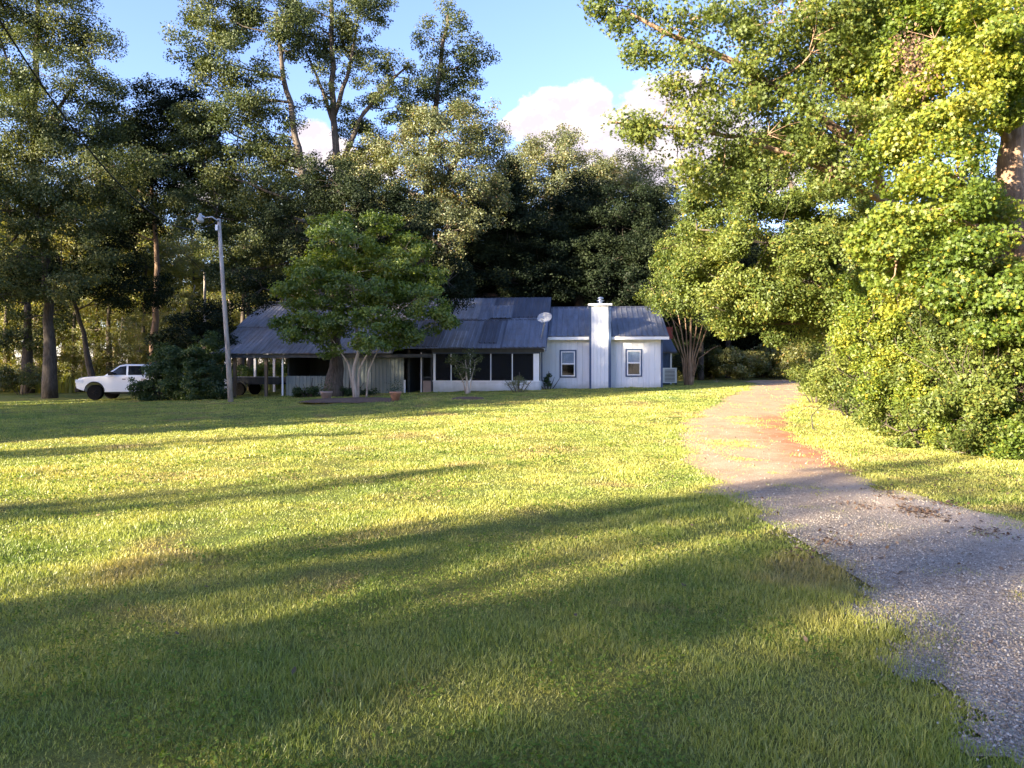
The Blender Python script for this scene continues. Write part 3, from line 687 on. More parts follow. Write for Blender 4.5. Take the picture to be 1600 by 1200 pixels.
# carport end of the roof, slightly lower
E2, R2_ = 2.5, 5.6; s2 = math.atan2(R2_-E2, bm-b0); L2 = math.hypot(R2_-E2, bm-b0); c2, n2_ = math.cos(s2), math.sin(s2)
cr = P_('roof', MB().sheet((A0,b0+.1,E2), (1,0,0), -7.6-A0+.05, (0,c2,n2_), L2*.5, (0,-n2_,c2), .24, .03, .07, .03), 'roof3'); cr['label'] = 'paler carport end of the roof'
cr2 = P_('roof', MB().sheet((A0-.05,b0+.1+c2*L2*.49,E2+n2_*L2*.49+.05), (1,0,0), -7.6-A0+.1, (0,c2,n2_), L2*.5, (0,-n2_,c2), .24, .03, .07, .03), 'roof3')
P_('eave_beam', MB().box(A0+.1, -5.5, b0+.22, b0+.34, E2-.2, E2-.02), 'dkgrey'); P_('eave_beam', MB().box(-5.5, .2, b0+.22, b0+.32, ME-.18, ME-.02), 'dkgrey')
P_('rake_trim', MB().prism([(b0,ME-.14),(b0,ME-.02),(bm,MR-.02),(bm,MR-.14)], 'x', .29, .33), 'blue')
P_('gable_wall', MB().prism([(b0+.3,ME-.02),(bm,ME+.0),(bm+5.5,ME),(bm,MR-.1)], 'x', .12, .17), 'white')
P_('ridge_cap', MB().prism([(bm-.2,R2_-.02),(bm,R2_+.1),(bm+.2,R2_-.02),(bm,R2_+.06)], 'x', A0, -7.6), 'roof2')
# screened porch
B = -2.0; pl, pr = pa(677,B), pa(843,B); sill = pz(596,pl,B); top_ = ME-.12; pgz = .38
P_('knee_wall', boards((pl,B,pgz), (1,0,0), pr-pl, sill-pgz, (0,-1,0), 1.2), 'white')
P_('knee_wall', boards((pr,B+.02,pgz), (0,1,0), 1.95, sill-pgz, (1,0,0), 1.2), 'white')
P_('porch_sill', MB().box(pl-.03, pr+.03, B-.09, B+.04, sill, sill+.05), 'whitep')
P_('porch_header', MB().box(pl-.03, pr+.03, B-.03, B+.08, top_-.13, top_+.02), 'blue')
for i, px in enumerate((679,705,735,767,800.5,838)):
    a = pa(px,B); wd = .11 if px in (679,) else (.2 if px == 838 else .045)
    P_('porch_post', MB().box(a-wd/2-(.05 if px==838 else 0), a+wd/2+(.05 if px == 838 else 0), B-.06, B+.05, sill+.05, top_-.13), 'whitep')
P_('porch_post', MB().box(pr-.06, pr+.06, -.2, -.08, sill, top_), 'blue')
P_('porch_post', MB().box(pr-.04, pr+.04, -1.2, -1.12, sill, top_), 'whitep')
P_('porch_screen', MB().box(pl, pr, B-.004, B+.002, sill+.05, top_-.13), 'screen')
P_('porch_screen', MB().box(pr-.004, pr+.002, B+.1, -.1, sill, top_), 'screen')
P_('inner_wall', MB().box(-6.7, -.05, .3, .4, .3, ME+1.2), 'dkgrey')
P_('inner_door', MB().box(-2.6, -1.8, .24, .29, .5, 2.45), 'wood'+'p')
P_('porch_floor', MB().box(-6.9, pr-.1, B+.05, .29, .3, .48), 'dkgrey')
# screen door and dark doorway left of the porch
d0, d1 = pa(659,B), pa(675.5,B)
dr = P_('screen_door', MB().box(d0,d0+.07,B-.03,B+.02,.5,top_-.1).box(d1-.07,d1,B-.03,B+.02,.5,top_-.1).box(d0+.07,d1-.07,B-.03,B+.02,top_-.2,top_-.1).box(d0+.07,d1-.07,B-.03,B+.02,1.25,1.31).box(d0+.07,d1-.07,B-.03,B+.02,1.1,1.13), 'dkgrey')
MB().box(d0+.07,d1-.07,B-.02,B+.01,.5,1.1).build('kick_panel', M['greypot'], dr)
MB().box(d0-.045,d0-.005,B-.04,B+.02,.45,top_-.05).build('door_frame', M['whitep'], dr)
# grey green shed wall
e0, e1 = pa(571,B+.1), pa(631,B+.1)
sw = P_('corrugated_wall', MB().sheet((e0-1.4,B+.1,.35), (1,0,0), e1-e0+1.4, (0,0,1), 2.1, (0,-1,0), .2, .03, .09, .02), 'greygreen')
MB().box(e1+.02, e1+.1, B, B+.1, .4, 1.15).build('white_post', M['whitep'], sw)
f0, f1 = pa(447,B+.3), pa(500,B+.3)
P_('half_wall', MB().sheet((f0,B+.3,.2), (1,0,0), e0-1.4-f0, (0,0,1), 1.15, (0,-1,0), .2, .03, .09, .02), 'greygreen')
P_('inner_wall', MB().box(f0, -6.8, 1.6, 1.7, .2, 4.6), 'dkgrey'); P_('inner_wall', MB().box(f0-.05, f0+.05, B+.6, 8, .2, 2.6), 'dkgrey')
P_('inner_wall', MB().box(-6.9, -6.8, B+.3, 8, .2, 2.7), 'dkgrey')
P_('carport_post', MB().box(f0-.14, f0-.06, B+.05, B+.13, .1, 2.32), 'whitep')
for px, bb in ((415,B),(366,B),(352,6.),(398,6.),(428,6.)):
    a = pa(px,bb); P_('carport_post', MB().box(a-.07, a+.07, bb, bb+.14, .0, 2.3 if bb < 0 else 2.4), 'woodp' if bb < 0 else 'whitep')
P_('eave_beam', MB().box(A0+.2, f0, 6.0, 6.14, 2.4, 2.6), 'woodp')
# satellite dish on the corner of the porch roof
dz = ME+1.0; sd_ = empty('satellite_dish', (*hw(.15,b0+.9), dz-.25), R(-5))
tag(sd_, 'grey satellite dish on a bent arm at the corner of the porch roof', 'satellite dish')
MB().tube([(-.15,.1,-.3),(-.05,0,.1),(.05,-.1,.55),(.1,-.12,.75)], .028, 8).build('mast', M['steel'], sd_)
prof = [(.002,.0),(.12,.012),(.24,.045),(.36,.1),(.38,.115),(.365,.11),(.24,.06),(.12,.025),(.002,.012)]
ds = MB().lathe(prof, (0,0,0), 28).build('dish', M['dish'], sd_, smooth=True); ds.location = (.1,-.2,.8); ds.rotation_euler = (R(62),0,R(-18)); ds.scale = (1.05,.8,1)
MB().tube([(.1,-.2,.5),(.0,-.55,.62),(-.05,-.62,.72)], .016, 6).build('feed_arm', M['steel'], sd_)
MB().box(-.1,.0,-.68,-.58,.68,.78).build('receiver', M['dish'], sd_, .01)
# air conditioner unit by the wing
x, y = hw(WL+.95, 4.2)
ac = empty('air_conditioner', (x,y,h(x,y)), R(-5)); tag(ac, 'small white boxed air conditioner beside the right end of the house', 'air conditioner')
MB().box(-.4,.4,-.18,.18,.12,1.0).build('case', M['whitep'], ac, .02)
gr = MB()
for i in range(9): gr.box(-.28,.28,-.2,-.185,.22+i*.08,.25+i*.08)
gr.build('grille', M['black'], ac); [MB().box(q,q+.12,-.14,.14,0,.12).build('foot', M['dkgrey'], ac) for q in (-.42,.3)]

# ------------------------------------------------------------------ pole with lamp, wires
x, y = W(361,600,33.5)[:2]; z = h(x,y)
pole = empty('lamp_pole', (x,y,z)); tag(pole, 'tall bare wooden pole with a lamp arm at the edge of the lawn', 'utility pole')
tp = W(342,342,33.5); tx, ty, tz = tp[0]-x, 0., tp[2]-z
MB().tube([(0,0,-.3),(tx*.3,.02,tz*.3),(tx*.62,0,tz*.6),(tx,0,tz)], [.12,.105,.09,.075], 16).build('pole', M['poled'], pole, smooth=True)
arm = MB().tube([(tx,-.1,tz-.12),(tx-.25,-.12,tz+.06),(tx-.6,-.14,tz+.02)], .03, 8).build('lamp_arm', M['steel'], pole, smooth=True)
lh = MB().lathe([(.04,.17),(.07,.14),(.08,.0),(.15,-.08),(.16,-.17),(.1,-.25),(.02,-.28)], (tx-.78,-.14,tz+.05)).build('lamp_head', M['dish'], pole, smooth=True)
MB().tube([(tx-.58,-.14,tz+.04),(tx-.72,-.14,tz+.1)], .04, 8).build('bracket', M['steel'], lh)
MB().box(tx-.09,tx+.02,-.2,-.1,tz-.55,tz-.3).build('bracket_plate', M['steel'], pole)
def cable(name, a, c, sag, r, label):
    a, c = np.asarray(a), np.asarray(c)
    pts = [a+(c-a)*t-np.array([0,0,sag*4*t*(1-t)]) for t in np.linspace(0,1,24)]
    o = MB().tube(pts, r, 6).build(name, M['black']); tag(o, label, 'cable'); return o
cable('power_cable', tp+[0,0,-.05], W(-80,-100,12), 2., .02, 'black overhead cable running from the pole to the upper left')
cable('power_cable', W(325,430,50), W(215,300,50), .4, .02, 'thin distant wire between the trees behind the pole')
x, y = W(320,470,52)[:2]; pp = empty('thin_post', (x,y,h(x,y))); tag(pp, 'slender far pole standing among the trees behind the lamp pole', 'pole')
MB().tube([(0,0,-.2),(0,0,W(320,425,52)[2]-h(x,y))], [.12,.08], 10).build('post', M['poled'], pp)
MB().box(-.5,.5,-.05,.05,5.6,5.72).build('crossbar', M['poled'], pp)

# ------------------------------------------------------------------ pickup truck, front to the left (local -x)
x, y = W(216,600,40.5)[:2]; tz = h(x,y)
tk = empty('pickup_truck', (x,y,tz), R(1.5)); tag(tk, 'white crew cab pickup truck with black wheels, half hidden by a bush', 'pickup truck')
LN = 5.7; hf = -LN/2
def arch(cx, r, z0, n=9): return [(cx+r*math.cos(t), z0+r*math.sin(t)) for t in np.linspace(0, math.pi, n)]
wf, wr = hf+1.0, hf+4.55; zr = .5
low = [(hf+.03,.62),(hf+.2,.55)]+[(p[0],p[1]) for p in arch(wf,.5,.45)[::-1]]+[(wf+.5,.42),(wr-.5,.42)]+[(p[0],p[1]) for p in arch(wr,.5,.45)[::-1]]+[(-hf-.15,.55),(-hf,.62)]
upper = [(-hf,1.28),(-hf-.06,1.33),(.95,1.33),(.9,1.3),(-1.2,1.3),(-1.45,1.29),(hf+.5,1.24),(hf+.16,1.17),(hf+.02,1.02),(hf,.8)]
prof = low+upper
# body as an outline with slightly tucked sides
n = len(prof); vs = []
for yy, ins in ((-.98,.0),(-.9,.0),(.9,.0),(.98,.0)):
    for (px_, pz_) in prof:
        k = .02 if abs(yy) > .95 else 0
        vs.append((px_*(1-k*.4), yy, pz_-(k if pz_ > 1 else -k)))
fs = [tuple(range(n)), tuple(range(3*n,4*n))[::-1]]
for r_ in range(3):
    for i in range(n): fs.append((r_*n+i, r_*n+(i+1)%n, (r_+1)*n+(i+1)%n, (r_+1)*n+i))
MB().add(vs, fs).build('body', M['paint'], tk, .015)
cab = [(-1.42,1.27),(-.62,1.86),(-.3,1.92),(.62,1.92),(.85,1.85),(.95,1.3)]
vs = [(p[0], -.9+max(0,(p[1]-1.3))*.22, p[1]) for p in cab]+[(p[0], .9-max(0,(p[1]-1.3))*.22, p[1]) for p in cab]; n = len(cab)
cb = MB().add(vs, [tuple(range(n)), tuple(range(n,2*n))[::-1]]+[(i,(i+1)%n,n+(i+1)%n,n+i) for i in range(n)]).build('cab', M['paint'], tk, .03)
def sidewin(pts, name, par):
    for sg in (-1,1):
        q = [(p[0], sg*(.9-max(0,(p[1]-1.3))*.22+.006), p[1]) for p in pts]
        MB().add(q+[(a_, b_-sg*.03, c_) for a_, b_, c_ in q], [tuple(range(len(pts))), tuple(range(len(pts),2*len(pts)))[::-1]]+[(i,(i+1)%len(pts),len(pts)+(i+1)%len(pts),len(pts)+i) for i in range(len(pts))]).build(name, M['carglass'], par)
sidewin([(-1.2,1.34),(-.58,1.79),(-.25,1.83),(-.22,1.34)], 'window', cb); sidewin([(-.12,1.34),(-.14,1.83),(.5,1.83),(.68,1.78),(.76,1.34)], 'window', cb)
MB().add([(-1.36,-.8,1.335),(-1.36,.8,1.335),(-.66,.7,1.85),(-.66,-.7,1.85)], [(0,1,2,3)]).add([(-1.33,-.8,1.3),(-1.33,.8,1.3),(-.63,.7,1.82),(-.63,-.7,1.82)], [(3,2,1,0)]).build('windscreen', M['carglass'], tk)
MB().box(hf-.06,hf+.2,-.95,.95,.42,.72).build('bumper', M['black'], tk, .04)
MB().box(hf-.012,hf+.1,-.62,.62,.76,1.05).build('grille', M['black'], tk, .02)
for sg in (-1,1):
    MB().box(hf-.01,hf+.42,sg*.81-.185,sg*.81+.185,.9,1.1).build('headlight', M['lens'], tk, .03)
    MB().box(-1.05,-.85,sg*1.0-.02,sg*1.0+.14*sg if sg > 0 else sg*1.0+.02,1.33,1.52).build('mirror', M['black'], tk) if sg > 0 else MB().box(-1.05,-.85,-1.16,-1.0,1.33,1.52).build('mirror', M['black'], tk)
    for hx in (-.38,.62): MB().box(hx,hx+.18,sg*.985-.012,sg*.985+.012,1.1,1.14).build('door_handle', M['black'], tk)
    MB().box(-1.0,1.2,sg*.93-.08,sg*.93+.08,.34,.4).build('running_board', M['black'], tk)
    for wx in (wf, wr):
        ft = MB().lathe([(.27,-.13),(.385,-.13),(.41,-.09),(.41,.09),(.385,.13),(.27,.13)], (wx,sg*.86,.41), 32, 'y')
        whl = ft.build('wheel', M['rubber'], tk)
        rm = MB().lathe([(.27,sg*.06),(.26,sg*.1),(.1,sg*.08),(.06,sg*.12),(.01,sg*.12)], (wx,sg*.86,.41), 24, 'y')
        for k in range(6):
            t = k*math.pi/3; rm.tube([(wx+.05*math.cos(t),sg*.97,.41+.05*math.sin(t)),(wx+.25*math.cos(t),sg*.96,.41+.25*math.sin(t))], .03, 5)
        rm.build('rim', M['black'], whl)
    MB().tube([(wf+.52*math.cos(t),sg*.985,.45+.52*math.sin(t)) for t in np.linspace(.05,math.pi-.05,12)], .03, 6).build('wheel_arch', M['black'], tk)

# ------------------------------------------------------------------ small trailer in the carport
x, y = hw(pa(405,1.0), 1.0); tr_ = empty('flatbed_trailer', (x,y,h(x,y)), R(-5)); tag(tr_, 'dark flatbed trailer with pale wheel parked under the carport', 'trailer')
MB().box(-1.4,1.6,-.8,.8,.62,.72).build('deck', M['dkgrey'], tr_); MB().box(-1.4,1.6,-.86,-.8,.66,1.02).box(-1.4,1.6,.8,.86,.66,1.02).build('side_rail', M['dkgrey'], tr_)
MB().box(-.9,1.5,-.88,-.87,1.02,1.06).build('rail_cap', M['steel'], tr_); MB().tube([(-1.4,0,.6),(-2.3,0,.5)], .05).build('drawbar', M['dkgrey'], tr_)
for sg in (-1,1):
    wh = MB().lathe([(.18,-.1),(.33,-.1),(.35,-.05),(.35,.05),(.33,.1),(.18,.1)], (-.7,sg*.98,.35), 24, 'y').build('wheel', M['rubber'], tr_)
    MB().lathe([(.18,sg*.09),(.17,sg*.04),(.05,sg*.06),(.01,sg*.1)], (-.7,sg*.98,.35), 20, 'y').build('rim', M['steel'], wh)
    MB().tube([(-.7+.42*math.cos(t),sg*.98,.38+.42*math.sin(t)) for t in np.linspace(.2,math.pi-.2,8)], .05, 6).build('mudguard', M['dkgrey'], tr_)

# ------------------------------------------------------------------ pots, mulch
def pot(px, py, s, mat, label, seed):
    x, y = G(px, py); o = empty('potted_plant', (x,y,h(x,y))); tag(o, label, 'potted plant')
    MB().lathe([(.16*s,0),(.24*s,.32*s),(.27*s,.34*s),(.27*s,.4*s),(.23*s,.4*s),(.2*s,.34*s)], k=24).build('pot', M[mat], o, smooth=True)
    MB().lathe([(.01,.345*s),(.2*s,.35*s)], k=16).build('soil', M['mulch'], o)
    n = 260; P = rng.normal(size=(n,3))*.17*s; P[:,2] = np.abs(P[:,2])*1.5+.42*s
    link('foliage', leaf_mesh('pot_leaves', P, .09, unit(P), 'lance', .6), M['shrub'], o); return o
pot(510, 626, 1.0, 'greypot', 'larger planted pot beside the dark tree trunk', 1)
pot(618, 627, .95, 'terra', 'clay pot with a low plant before the grey green wall', 2)
def mulch(px, py, r, label):
    x, y = G(px, py); n = 40; vs = [(0,0,.08)]; 
    for rr_ in (.45,.8,1.0):
        for i in range(n): 
            a = 2*math.pi*i/n; q = r*rr_*(1+.12*math.sin(3*a+px)+.06*math.sin(7*a)); vs.append((q*math.cos(a), q*math.sin(a), {.45:.07,.8:.04,1.:-.03}[rr_]+rng.normal()*.01))
    fs = [(0,1+i,1+(i+1)%n) for i in range(n)]
    for k in range(2): fs += [(1+k*n+i,1+(k+1)*n+i,1+(k+1)*n+(i+1)%n,1+k*n+(i+1)%n) for i in range(n)]
    o = MB().add(vs, fs).build('mulch_mound', M['mulch']); o.location = (x,y,h(x,y)); tag(o, label, 'mulch', kind='stuff')
mulch(732, 624, .75, 'red brown mulch heaped round the small tree by the porch'); 
mulch(562, 625, 2.3, 'bare mulch bed below the tree before the house')
# ------------------------------------------------------------------ trees near the house
# the bright small tree in front of the house, several pale stems
x, y = W(556,600,33.6)[:2]; bz = h(x,y)-.05; B0 = np.array([x,y,bz])
def off(px, py, d): return W(px,py,d)
make_tree('young_shade_tree', B0, [B0, off(552,580,33.6), off(560,548,33.6), off(556,500,33.7), off(552,440,33.8), off(556,390,34)], .1,
  Lp([(545,378,54,36,34),(488,428,46,32,33.8),(612,415,50,36,34.4),(655,470,46,30,33.6),(555,450,54,34,33.2),(498,488,40,28,33.6),(580,500,36,26,32.4),(577,536,30,22,32),(692,502,26,24,33.6),(458,462,30,26,34.4),(636,395,44,32,35),(448,505,22,18,34),(515,352,30,18,34.4),(585,350,30,18,34.6),(640,522,26,14,33.4),(522,545,20,14,33.6),(668,430,30,24,34.8),(600,460,40,30,33.8),(540,410,50,34,34.8),(480,522,38,22,33.7),(622,518,38,22,33.5),(535,500,34,26,33.1)]),
  'leaf', .17, 'young', 'barkp', .45, .9, 40, .6, .3, .45, stems=[([B0+[.1,0,0], off(562,575,33.5), off(578,545,33.2), off(600,510,33)], .06), ([B0+[.45,.1,0], off(576,580,33.7), off(590,548,33.8), off(630,480,33.6)], .05), ([B0+[-.05,0,0], off(545,570,33.5), off(536,556,33.4), off(500,500,33.8)], .05)],
  label='bright green tree with several pale stems in front of the house')
# dark old trunk beside it, rising through the crowns
x, y = W(522,600,35.3)[:2]; B1 = np.array([x,y,h(x,y)-.1])
make_tree('old_oak', B1, [B1, off(524,560,35.3), off(528,500,35.4), off(532,430,35.8), off(538,330,36.4)], .36,
  Lp([(575,330,70,45,37),(470,360,60,46,37),(640,350,60,50,37.5),(530,290,75,42,38),(700,440,34,60,37),(410,450,42,34,36.5)]), 'quad', .2, 'dark', 'bark', .75, 1.0, 60,
  label='dark oak with a thick black trunk close before the house wall')
# dark bushes round the pole
def bush(name, px, d, lobes, leaf, size, mat, cr, label, per=50, dens=1.1, group=None, cat='bush', up=.4, droop=.1, twigs=.6):
    x = (px-800)/F*d; b_ = np.array([x, d, h(x,d)-.05])
    st = [([b_+[.1*i,.05*i,0], b_+np.array([.35*i,.1*i,.7])], .03) for i in (-2,-1,1,2)]
    return make_tree(name, b_, [b_, b_+[.02,0,.4], b_+[.05,.05,1.0]], .05, Lp(lobes), leaf, size, mat, 'bark', cr, dens, per, up, droop, twigs, label=label, group=group, cat=cat, stems=st, limb_from=.1, flare=1.)
bush('evergreen_bush', 262, 37.6, [(252,600,38,32,37.6),(285,585,36,34,37.8),(225,610,16,20,37.4),(270,560,26,22,38),(300,615,24,18,37.2)], 'leaf', .13, 'shrub', .38, 'dark rounded bush hiding the rear of the white pickup')
bush('evergreen_bush', 320, 36.8, [(318,595,28,34,36.8),(335,575,22,28,37),(305,622,20,14,36.4),(318,545,24,26,37.4),(345,612,14,20,36.5)], 'leaf', .13, 'shrub', .36, 'dark bush directly at the left foot of the lamp pole')
bush('understory_tree', 300, 40, [(290,520,40,34,40.5),(330,500,36,30,41),(258,545,26,24,40.5),(350,540,18,24,40)], 'leaf', .16, 'dark', .5, 'dark small tree rising behind the bush and the pickup', cat='tree')
bush('evergreen_bush', 380, 49, [(385,585,26,16,49),(430,580,24,14,49.4)], 'leaf', .14, 'young', .35, 'green bush seen through the open carport')
bush('low_shrub', 545, 35.6, [(545,612,14,11,35.4),(575,617,16,8,35.8)], 'leaf', .1, 'shrub', .25, 'low dark shrub against the wall right of the thick trunk')
bush('low_shrub', 486, 35.8, [(480,615,22,9,35.8)], 'leaf', .1, 'shrub', .25, 'low dark shrub below the half wall left of the thick trunk')
# thin tree by the porch
x, y = W(731,600,34.6)[:2]; B2 = np.array([x,y,h(x,y)])
make_tree('thin_tree', B2, [B2, off(730,598,34.6), off(728,580,34.6), off(727,562,34.6)], .07, Lp([(727,575,18,22,34.6),(715,562,18,12,34.7),(738,560,16,14,34.5),(724,592,12,10,34.6)]), 'leaf', .11, 'oak', 'barkp', .28, .62, 16, .3, .2, .9,
  stems=[([B2+[.08,0,0], off(737,590,34.6), off(742,570,34.6)], .035), ([B2+[-.08,0,0], off(722,590,34.6), off(708,565,34.6)], .035)], label='thin young tree in a mulch ring before the porch screens')
bush('sparse_shrub', 810, 35.5, [(810,602,13,14,35.5),(812,614,15,6,35.4)], 'lance', .12, 'olive', .26, 'pale sparse shrub at the right end of the porch knee wall', per=24, cat='shrub')
bush('low_shrub', 856, 38.7, [(857,595,5,9,38.7)], 'leaf', .1, 'shrub', .18, 'small dark shrub in the corner between porch and wing', per=24, cat='shrub')
# big trees round and behind the house
x, y = W(492,600,47)[:2]; B3 = np.array([x,y,h(x,y)-.1])
make_tree('leaning_oak', B3, [B3, off(500,480,47), off(492,350,47), off(470,250,47), off(456,180,47), off(440,100,47), off(432,20,47)], .36,
  Lp([(310,60,46,46,46),(350,30,56,46,47),(375,95,56,40,46),(330,120,40,30,46.5),(400,150,52,46,47),(420,205,48,52,47),(370,220,62,56,47),(400,285,66,50,46.5),(440,30,44,36,47),(455,80,30,26,47),(330,265,58,44,47),(400,360,66,46,47),(300,330,50,40,47.5),(440,330,40,50,47),(340,190,50,44,47),(300,220,40,40,47.5),(430,260,40,40,47.5),(340,330,60,50,46.5),(380,420,60,40,47.5),(360,0,60,40,47),(460,390,50,50,47.5)]), 'quad', .26, 'oak', 'bark', 1.05, .85, 62, twigs=.5,
  label='huge leaning oak whose bare trunk rises left of the sky gap', limb_from=.3)
x, y = W(540,600,49)[:2]; B4 = np.array([x,y,h(x,y)-.1])
make_tree('tall_open_oak', B4, [B4, off(536,480,49), off(534,340,49), off(524,230,49), off(520,130,49), off(518,30,49), off(515,-40,49)], .36,
  Lp([(500,40,44,34,49),(560,30,56,40,49),(600,90,32,28,49.5),(540,100,44,30,49),(505,145,30,22,48.5),(590,140,34,28,49),(560,180,34,24,49.5),(490,90,24,22,49),(470,10,40,20,49),(585,5,40,18,49),(530,60,50,30,49.5),(450,30,40,30,49),(560,230,50,36,50),(520,270,44,40,50),(620,165,36,30,50),(645,120,34,24,50)]), 'quad', .25, 'oak', 'bark', .8, .62, 46, twigs=.8,
  label='tall open oak with bare limbs reaching out of the picture top', stems=[([off(532,260,49), off(560,190,49), off(596,140,49.4), off(640,100,50)], .2), ([off(524,200,49), off(500,130,49), off(478,80,49)], .15), ([off(522,180,49), off(548,100,49), off(560,20,49)], .18)], limb_from=.35)
x, y = W(640,600,53)[:2]; B5 = np.array([x,y,h(x,y)-.1])
make_tree('narrow_topped_oak', B5, [B5, off(650,420,53), off(668,300,53), off(678,190,53), off(690,90,53), off(700,20,53)], .36,
  Lp([(700,30,34,28,53),(672,60,26,26,53),(740,85,38,26,53),(700,105,44,26,53),(680,150,50,34,53),(735,120,26,16,53),(650,190,46,34,53),(718,165,32,22,53)]), 'quad', .27, 'oak', 'bark', .9, .72, 50, twigs=.7,
  label='oak with a narrow open top standing against the blue sky', limb_from=.45)
x, y = W(690,600,50)[:2]; B6 = np.array([x,y,h(x,y)-.1])
make_tree('live_oak', B6, [B6, off(680,500,50), off(660,400,50), off(690,300,50), off(720,230,50)], .6,
  Lp([(740,185,48,34,49),(690,205,56,40,48.5),(760,230,40,34,49),(700,260,70,46,48),(620,240,56,42,49),(580,270,48,36,48),(640,300,70,50,47.5),(740,310,60,50,49),(560,330,56,46,48),(690,370,70,56,48),(610,380,60,50,49)]), 'quad', .24, 'olive', 'bark', .95, .95, 60, label='spreading live oak with sunlit olive top behind the porch roof')
x, y = W(790,600,54)[:2]; B7 = np.array([x,y,h(x,y)-.1])
make_tree('dark_oak', B7, [B7, off(790,480,54), off(785,400,54), off(780,330,54)], .55,
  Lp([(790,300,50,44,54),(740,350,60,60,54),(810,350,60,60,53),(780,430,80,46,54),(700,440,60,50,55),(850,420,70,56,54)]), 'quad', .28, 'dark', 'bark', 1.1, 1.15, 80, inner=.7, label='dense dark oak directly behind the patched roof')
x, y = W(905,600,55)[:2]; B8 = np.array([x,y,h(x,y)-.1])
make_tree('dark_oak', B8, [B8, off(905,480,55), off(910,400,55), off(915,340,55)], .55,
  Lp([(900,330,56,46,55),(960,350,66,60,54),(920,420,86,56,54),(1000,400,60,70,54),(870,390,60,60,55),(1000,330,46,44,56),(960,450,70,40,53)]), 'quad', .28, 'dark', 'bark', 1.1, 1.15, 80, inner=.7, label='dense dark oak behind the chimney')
x, y = W(860,600,70)[:2]; B9 = np.array([x,y,h(x,y)-.1])
make_tree('pale_topped_oak', B9, [B9, off(860,450,70), off(862,330,70), off(865,260,70)], .6,
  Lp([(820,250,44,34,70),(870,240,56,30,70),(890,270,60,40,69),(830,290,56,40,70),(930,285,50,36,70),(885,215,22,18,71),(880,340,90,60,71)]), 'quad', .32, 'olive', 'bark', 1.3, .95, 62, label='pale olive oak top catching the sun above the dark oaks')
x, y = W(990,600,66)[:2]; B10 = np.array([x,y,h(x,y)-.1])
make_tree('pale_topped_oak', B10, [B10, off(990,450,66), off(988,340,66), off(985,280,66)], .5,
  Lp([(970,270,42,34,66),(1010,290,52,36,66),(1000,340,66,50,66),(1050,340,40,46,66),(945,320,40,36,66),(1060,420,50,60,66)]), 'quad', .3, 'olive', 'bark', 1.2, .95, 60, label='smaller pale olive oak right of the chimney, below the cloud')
# left side giants
x, y = W(78,600,44)[:2]; B11 = np.array([x,y,h(x,y)-.1])
make_tree('giant_oak', B11, [B11, off(76,500,44), off(70,400,44), off(50,250,44), off(55,120,44), off(60,0,44), off(60,-60,44)], .3,
  Lp([(20,20,66,50,43),(90,30,66,50,44),(140,70,44,44,44),(60,110,70,50,42),(140,140,46,40,43.5),(20,180,60,50,42),(110,200,64,46,43),(30,270,56,44,43),(100,290,56,36,43),(-40,100,70,80,44),(-40,250,60,60,43),(60,-40,90,40,44),(160,255,46,22,41),(30,400,60,40,42),(90,440,54,30,42),(0,460,60,26,41.5),(150,400,40,30,43),(60,340,70,50,42),(150,330,50,40,43),(0,330,60,50,42),(100,240,70,46,43.5),(150,190,36,40,44),(-10,40,60,60,43),(180,300,40,30,43),(235,250,36,20,40.5),(60,190,60,50,43)]), 'quad', .23, 'oak', 'bark', .95, .95, 56, twigs=.65,
  label='giant oak filling the upper left corner, pale limbs showing', stems=[([off(60,330,44), off(110,290,42.5), off(170,262,41.5), off(262,240,40)], .09), ([off(52,230,44), off(90,170,43), off(130,110,43)], .16), ([off(50,200,44), off(20,120,43), off(0,60,43)], .14)], limb_from=.4)
x, y = W(238,600,50)[:2]; B12 = np.array([x,y,h(x,y)-.1])
make_tree('ivy_clad_tree', B12, [B12, off(242,500,50), off(246,420,50), off(240,330,50), off(236,230,50)], .26,
  Lp([(210,170,40,36,50),(260,185,46,36,50),(220,230,56,44,50),(290,230,44,40,50),(200,290,46,36,50),(270,300,56,36,50),(220,350,40,26,50),(320,190,36,30,50),(250,140,22,14,50),(330,250,50,44,50),(240,270,60,44,49),(190,230,44,44,50),(290,160,30,26,50),(180,350,50,30,50)]), 'quad', .26, 'dark', 'barkw', 1., 1.05, 64, label='dark tree with a warm brown trunk left of the lamp pole')
x, y = W(150,600,47)[:2]; B13 = np.array([x,y,h(x,y)-.1])
make_tree('leaning_dark_tree', B13, [B13, off(130,520,47), off(108,450,46), off(90,400,46)], .17,
  Lp([(60,420,50,30,45),(130,430,54,28,45),(190,400,40,30,46),(200,460,44,26,46),(20,440,50,26,44),(240,450,34,26,47)]), 'quad', .22, 'dark', 'bark', .85, 1.0, 56, label='low leaning dark tree above the white pickup')
for (px, d, top, lean, lb) in ((395,52,300,-6,'slim trunk left of the pale bare limb above the carport roof'),(375,56,330,4,'slim trunk just right of the lamp pole'),(43,52,420,0,'dark straight trunk nearest the left edge of the picture')):
    x, y = W(px,600,d)[:2]; Bq = np.array([x,y,h(x,y)-.1])
    make_tree('slim_tree', Bq, [Bq, off(px+lean,500,d), off(px+lean*2,400,d), off(px+lean*3,top,d)], .22 if px > 100 else .3,
      Lp([(px+lean*3,top,44,36,d),(px-30,top+50,36,28,d),(px+34,top+70,40,30,d),(px,top+110,44,22,d)]), 'quad', .25, 'oak', 'bark', .9, .7, 50, label=lb)

